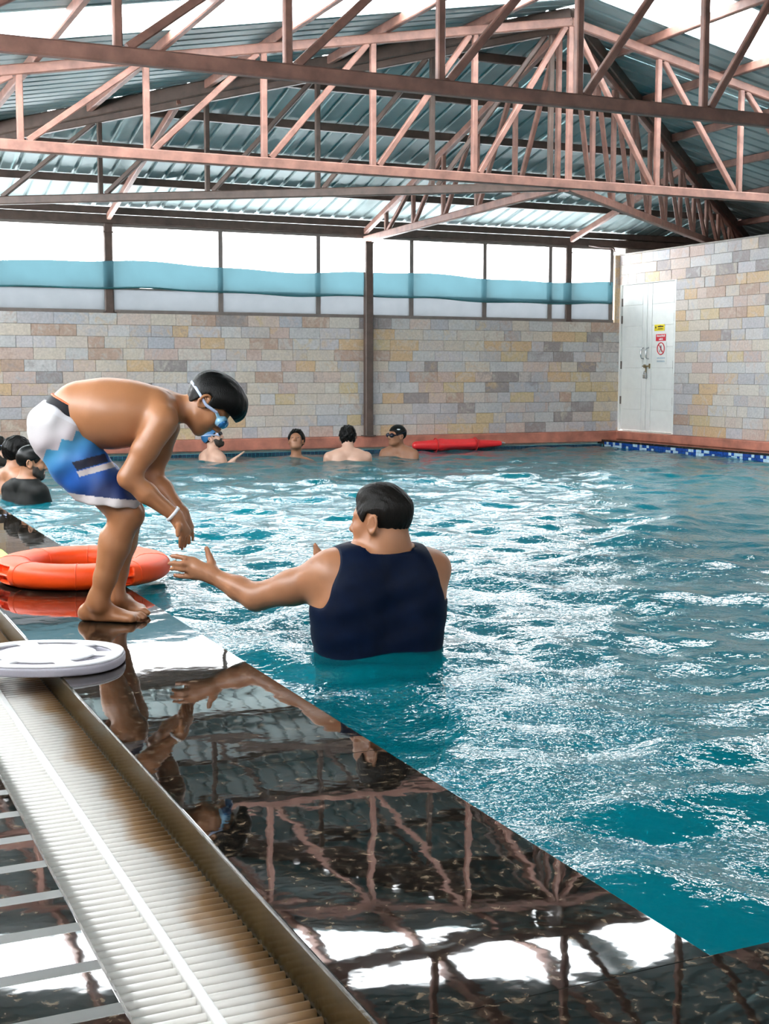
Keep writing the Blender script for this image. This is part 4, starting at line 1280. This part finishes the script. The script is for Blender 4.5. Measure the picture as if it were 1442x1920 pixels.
# legs under water, seen through the surface
V = Vol((1.45, 3.75, -1.31), (2.30, 4.60, -.42), .009)
for sg in (-1, 1):
    c0 = cen(1066, 1400) + mright * sg * .09
    V.cone(c0, c0 - ZU * .42, .095, .06, .03); V.cone(c0 - ZU * .42, np.array([c0[0], c0[1], -1.24]), .058, .04, .02)
    f0 = np.array([c0[0], c0[1], -1.27]); V.cone(f0 - mface * .05, f0 + mface * .16, .035, .03, .03)
V.obj('trousers', 'waist', man, 1)

# ------------------------------------------------------------------ swimmers
def swimmer(label, u, v, D, yaw, pitch, skinm, s=1.0, shoulder_turn=None, hair='short', shirt=None, gog=None, beard=False,
            lean=0.0, res=.0065, drop=.0, arm_out=None, roll=0.0, sh_w=.165):
    """u,v,D: cranium centre; yaw: 0 looks at the camera, 90 looks right in the picture, 180 away"""
    C_ = at(u, v, D)
    vdir = ray(u, v); vh = np.array([vdir[0], vdir[1], 0]); vh /= np.linalg.norm(vh); rr = np.array([vh[1], -vh[0], 0])
    def dirn(a): a = math.radians(a); return -vh * math.cos(a) + rr * math.sin(a)
    f = dirn(yaw); p = math.radians(pitch)
    face = f * math.cos(p) + ZU * math.sin(p); up = ZU * math.cos(p) - f * math.sin(p) + np.cross(f, ZU) * roll
    h = Head(C_, face, up, s)
    st = shoulder_turn if shoulder_turn is not None else yaw
    bf = dirn(st); br = np.cross(bf, ZU)
    root = empty('person', (C_[0], C_[1], -.9)); tag(root, label, 'person', 'swimmers in the pool')
    nb = h.p(0, -.03, -.10) ; nb = np.array([nb[0], nb[1], C_[2] - .185 * s - drop]) - bf * .02 + bf * lean
    lo = np.array([C_[0] - .42, C_[1] - .42, -.75]); hi = np.array([C_[0] + .42, C_[1] + .42, C_[2] + .16])
    V = Vol(lo, hi, res)
    chest = nb - ZU * .16
    for sg in (-1, 1):
        V.cone(nb + br * sg * .03, nb + br * sg * sh_w - ZU * .05, .05, .056, .05)
        V.cone(chest + br * sg * .085, chest + br * sg * .075 - ZU * .36, .105, .095, .06)
        V.cone(nb + br * sg * .08 - ZU * .05, chest + br * sg * .085, .08, .105, .06)
        S0 = nb + br * sg * (sh_w + .01) - ZU * .055
        E0 = S0 + br * sg * .05 - ZU * .24 + bf * .08
        if arm_out and arm_out[0] == sg: E0 = np.array(arm_out[1])
        V.cone(S0, E0, .054, .040, .03)
        W0 = E0 + bf * .22 + ZU * .02 if not (arm_out and arm_out[0] == sg) else np.array(arm_out[2])
        V.cone(E0, W0, .040, .028, .02)
        dw = (W0 - E0) / max(1e-6, np.linalg.norm(W0 - E0))
        for i_ in range(4):
            sd = np.cross(dw, ZU); sd = sd / max(1e-6, np.linalg.norm(sd))
            V.cone(W0, W0 + dw * .085 + sd * (i_ - 1.5) * .02, .022, .012, .012)
            V.cone(W0 + dw * .085 + sd * (i_ - 1.5) * .02, W0 + dw * .165 + sd * (i_ - 1.5) * .024 - ZU * .012, .011, .009, .003)
        V.cone(W0 + dw * .02, W0 + dw * .08 + sd * .055, .014, .010, .01)
    h.build(V, nb, .055)
    V.obj('body', skinm, root)
    if shirt:
        V.F = V.F - .007
        V.plane_cut(nb + ZU * .045, ZU, .008)
        V.obj('rash_guard', shirt, root)
    del V
    h.eyes(root)
    if hair == 'short': h.shell('hair', 'hair_short', root, .012, HL_MAN, .005, .0012, int(abs(u)))
    elif hair == 'thick': h.shell('hair', 'hair', root, .020, HL_MAN, .005, .002, int(abs(u)))
    elif hair == 'long': h.shell('hair', 'hair', root, .017, HL_LONG, .005, .0028, int(abs(u)))
    elif hair.startswith('cap'):
        h.shell('hair', 'hair_short', root, .006, HL_MAN, .005, .0004, int(abs(u)))
        h.shell('swim_cap', hair, root, .0105, CAPL, .005, 0, 0)
    if gog: goggles(h, root, *gog)
    if beard: h.shell('beard', 'beard', root, .005, beard_region, .0045, .0006, 3, lambda V: (V.ball(h.p(0, .070, -.090), .024 * h.s, .022 * h.s), [V.cone(h.p(q * .046, .012, -.060), h.p(q * .020, .062, -.088), .021 * h.s, .020 * h.s, .022 * h.s) for q in (-1, 1)]))
    return root, h
wp = lambda u, v, z: tuple(ground(u, v, z))
swimmer('bare-shouldered swimmer in a blue cap with raised chin, seen below the boy\'s face', 395, 817, 14.1, 78, 22, 'skin_pale', 1.0, 120, 'cap_blue',
        gog=('lens_dark', 'strap', 'strap', 'goggles', .012), beard=True, arm_out=(-1, at(411, 888, 13.9), at(436, 865, 13.9)))
swimmer('dark-haired swimmer facing the viewer with head tipped back by the kerb', 556, 822, 14.4, -8, 24, 'skin_mid', 1.0, 0, 'thick', drop=.06)
swimmer('swimmer with wet black hair seen from behind, broad bare shoulders above water', 652, 815, 13.9, 178, -8, 'skin_pale', 1.0, 184, 'long', sh_w=.19)
r4, h4 = swimmer('swimmer in a black cap and dark goggles beside the red float', 746, 812, 14.7, -58, 4, 'skin_mid', 1.0, -20, 'cap_black', gog=('lens_dark', 'lens_dark', 'lens_dark', 'goggles'))
for i_ in range(3):
    b0 = h4.p(-.062 + .0 * i_, .030 - .026 * i_, .078)
V5 = Vol(h4.p(-.07, .02, .075) - .05, h4.p(-.07, .02, .075) + .05, .004)
V5.ell(h4.p(-.066, .020, .075), [.012, .026, .009], h4.ax, .002); V5.obj('cap_print', 'white_logo', r4, 1)
r5, h5 = swimmer('bearded swimmer in a black cap and black rash guard at the left edge', 58, 859, 9.75, 84, -6, 'skin_mid', 1.04, 128, 'cap_black', shirt='black_shirt', beard=True, res=.006)
V5 = Vol(h5.p(.045, .07, .062) - .03, h5.p(.045, .07, .062) + .03, .003)
V5.ell(h5.p(.040, .074, .066), [.012, .010, .006], h5.ax, .002); V5.obj('cap_print', 'white_logo', r5, 1)
swimmer('bare-shouldered swimmer with short black hair turned away behind the black-capped man', 31, 842, 10.45, 118, -4, 'skin_mid', 1.04, 130, 'thick', res=.006)
swimmer('swimmer with goggles pushed up on his forehead, half cut off by the left edge', -8, 838, 11.1, 75, -6, 'skin_pale', 1.04, 85, 'short', gog=('lens_dark', 'strap', 'strap', 'goggles', .045), beard=True, res=.006)

# ================================================================== THINGS
# ---- orange life ring lying over the coping
rc = np.array([1.185, 5.83, 0.0]); RM, RT, RV = .302, .081, .054
ring = empty('life_ring', tuple(rc)); tag(ring, 'orange plastic life ring lying on the wet coping behind the boy', 'life ring')
V = Vol(rc + [-.40, -.40, -.01], rc + [.40, .40, .125], .0055)
gx, gy, gz_ = V.grid((slice(None),) * 3)
rho = np.sqrt((gx - rc[0]) ** 2 + (gy - rc[1]) ** 2); zz = gz_ - (RV + .002)
d = ((np.abs(rho - RM) / RT) ** 2.6 + (np.abs(zz) / RV) ** 2.6) ** (1 / 2.6)
V.F = ((d - 1) * RV).astype(np.float32)
th0 = math.atan2(-FWD[1], -FWD[0])
for k in range(4):
    a = th0 + math.radians(38) + k * math.pi / 2
    c = rc + np.array([math.cos(a) * (RM + RT), math.sin(a) * (RM + RT), RV + .005])
    ax = np.array([[-math.sin(a), math.cos(a), 0], [math.cos(a), math.sin(a), 0], [0, 0, 1]])
    for dz in (.016, -.024):
        q = c + np.array([0, 0, dz])
        sl = V.region(q - .09, q + .09, .02); G_ = V.grid(sl)
        l = [(G_[0] - q[0]) * w_[0] + (G_[1] - q[1]) * w_[1] + (G_[2] - q[2]) * w_[2] for w_ in ax]
        bd = np.maximum(np.maximum(np.abs(l[0]) - .056, np.abs(l[1]) - .036), np.abs(l[2]) - .0145)
        V.cut(sl, bd.astype(np.float32), .006)
V.obj('ring_body', 'orange', ring, 2)
for k in range(8):
    a = th0 + math.radians(8) + k * math.pi / 4
    cdir = Vector((math.cos(a), math.sin(a), 0)); pts = []
    for i in range(20):
        q = 2 * math.pi * i / 20; cq, sq = math.cos(q), math.sin(q)
        ex = 2 / 2.6
        pts.append(Vector(rc) + cdir * (RM + (RT + .0005) * math.copysign(abs(cq) ** ex, cq)) + Vector((0, 0, RV + .002 + (RV + .0005) * math.copysign(abs(sq) ** ex, sq))))
    tube('seam', pts, .0022, 'orange', ring, 5, True)

# ---- white kickboard with a ring of slots
kc = np.array([.725, 4.17, .0]); ka = np.array([.905, -.425, 0]); kb_ = np.array([.425, .905, 0])
kbo = empty('kickboard', tuple(kc)); tag(kbo, 'white oval kickboard with slotted rim lying across the grating and coping', 'kickboard')
def board(lo, hi, material, name, infl):
    V = Vol(kc + [-.31, -.31, -.005], kc + [.31, .31, .06], .0045)
    gx, gy, gz_ = V.grid((slice(None),) * 3)
    a = (gx - kc[0]) * ka[0] + (gy - kc[1]) * ka[1]; b_ = (gx - kc[0]) * kb_[0] + (gy - kc[1]) * kb_[1]
    e = ((np.abs(a) / (.245 + infl)) ** 2.4 + (np.abs(b_) / (.205 + infl)) ** 2.4) ** (1 / 2.4)
    d = (e - 1) * .2
    zc, hz = (lo + hi) / 2, (hi - lo) / 2
    D_ = np.maximum(d, np.abs(gz_ - zc) - hz)
    an = np.arctan2(b_ / .205, a / .245); e2 = np.sqrt((a / .245) ** 2 + (b_ / .205) ** 2)
    for k in range(6):
        a0 = math.radians(30 + 60 * k)
        da = np.abs((an - a0 + math.pi) % (2 * math.pi) - math.pi)
        slot = np.maximum((da - .36) * .2, np.abs(e2 - .74) * .2 - .019)
        D_ = np.maximum(D_, -slot)
    V.F = (D_ + 0 * gz_).astype(np.float32)
    return V.obj(name, material, kbo, 2)
board(.002, .030, 'foam_grey', 'core', 0)
board(.028, .038, 'foam_white', 'top_skin', -.004)

# ---- lime board, a sliver at the left edge
gb = empty('kickboard', (.83, 6.56, 0)); tag(gb, 'lime green board edge showing behind the orange ring at the left', 'kickboard')
box('board', .70, .975, 6.36, 6.78, 0.0, .03, 'lime', gb, .012)

# ---- red rescue float by the far kerb
fc = at(810, 828, 15.95); fz = .035
fl = empty('rescue_float', (fc[0], fc[1], -.05)); tag(fl, 'long red rescue float drifting along the terracotta kerb', 'float')
fy = 14.10
V = Vol((6.70, fy - .16, -.10), (8.15, fy + .16, .14), .008)
xa = ground(735, 830, .03)[0]
p0, p1, p2, p3 = [np.array([x_, fy, fz]) for x_ in (6.86, 7.20, 7.62, 8.00)]
V.cone(p0, p1, .050, .072, .03); V.cone(p1, p2, .072, .066, .03); V.cone(p2, p3, .062, .036, .03)
V.cone(p1 + [0, -.06, .0], p2 + [0, -.06, .0], .03, .03, .03)
V.obj('float_body', 'red_foam', fl)
for x_ in (7.12, 7.66):
    tube('webbing', [(x_, fy + .078 * math.cos(q), fz + .078 * math.sin(q)) for q in np.linspace(0, 2 * math.pi, 20, endpoint=False)], .007, simple('red_webbing', (.6, .02, .02), .7), fl, 6, True)
tube('clip', [(8.0, fy, fz), (8.05, fy - .01, fz + .01), (8.07, fy - .02, fz)], .010, simple('grey_clip', (.4, .4, .42), .4), fl, 6)

# ---- shade bracket and cord at the right end of the windows
def ony(u, v, y):
    d = ray(u, v); return CAM + d * (y / d[1])
br = empty('shade_bracket', tuple(ony(1140, 465, YB - .12))); tag(br, 'thin bent rod with a hanging cord at the window end beside the door', 'bracket')
tube('rod', [ony(1104, 460, YB - .03), ony(1125, 463, YB - .10), ony(1146, 464, YB - .12), ony(1152, 467, YB - .12), ony(1153, 473, YB - .12)], .012, 'steel_dark', br, 8)
tube('cord', [ony(1146, 464, YB - .12), ony(1145, 500, YB - .12), ony(1144, 535, YB - .10)], .004, 'frame', br, 6)
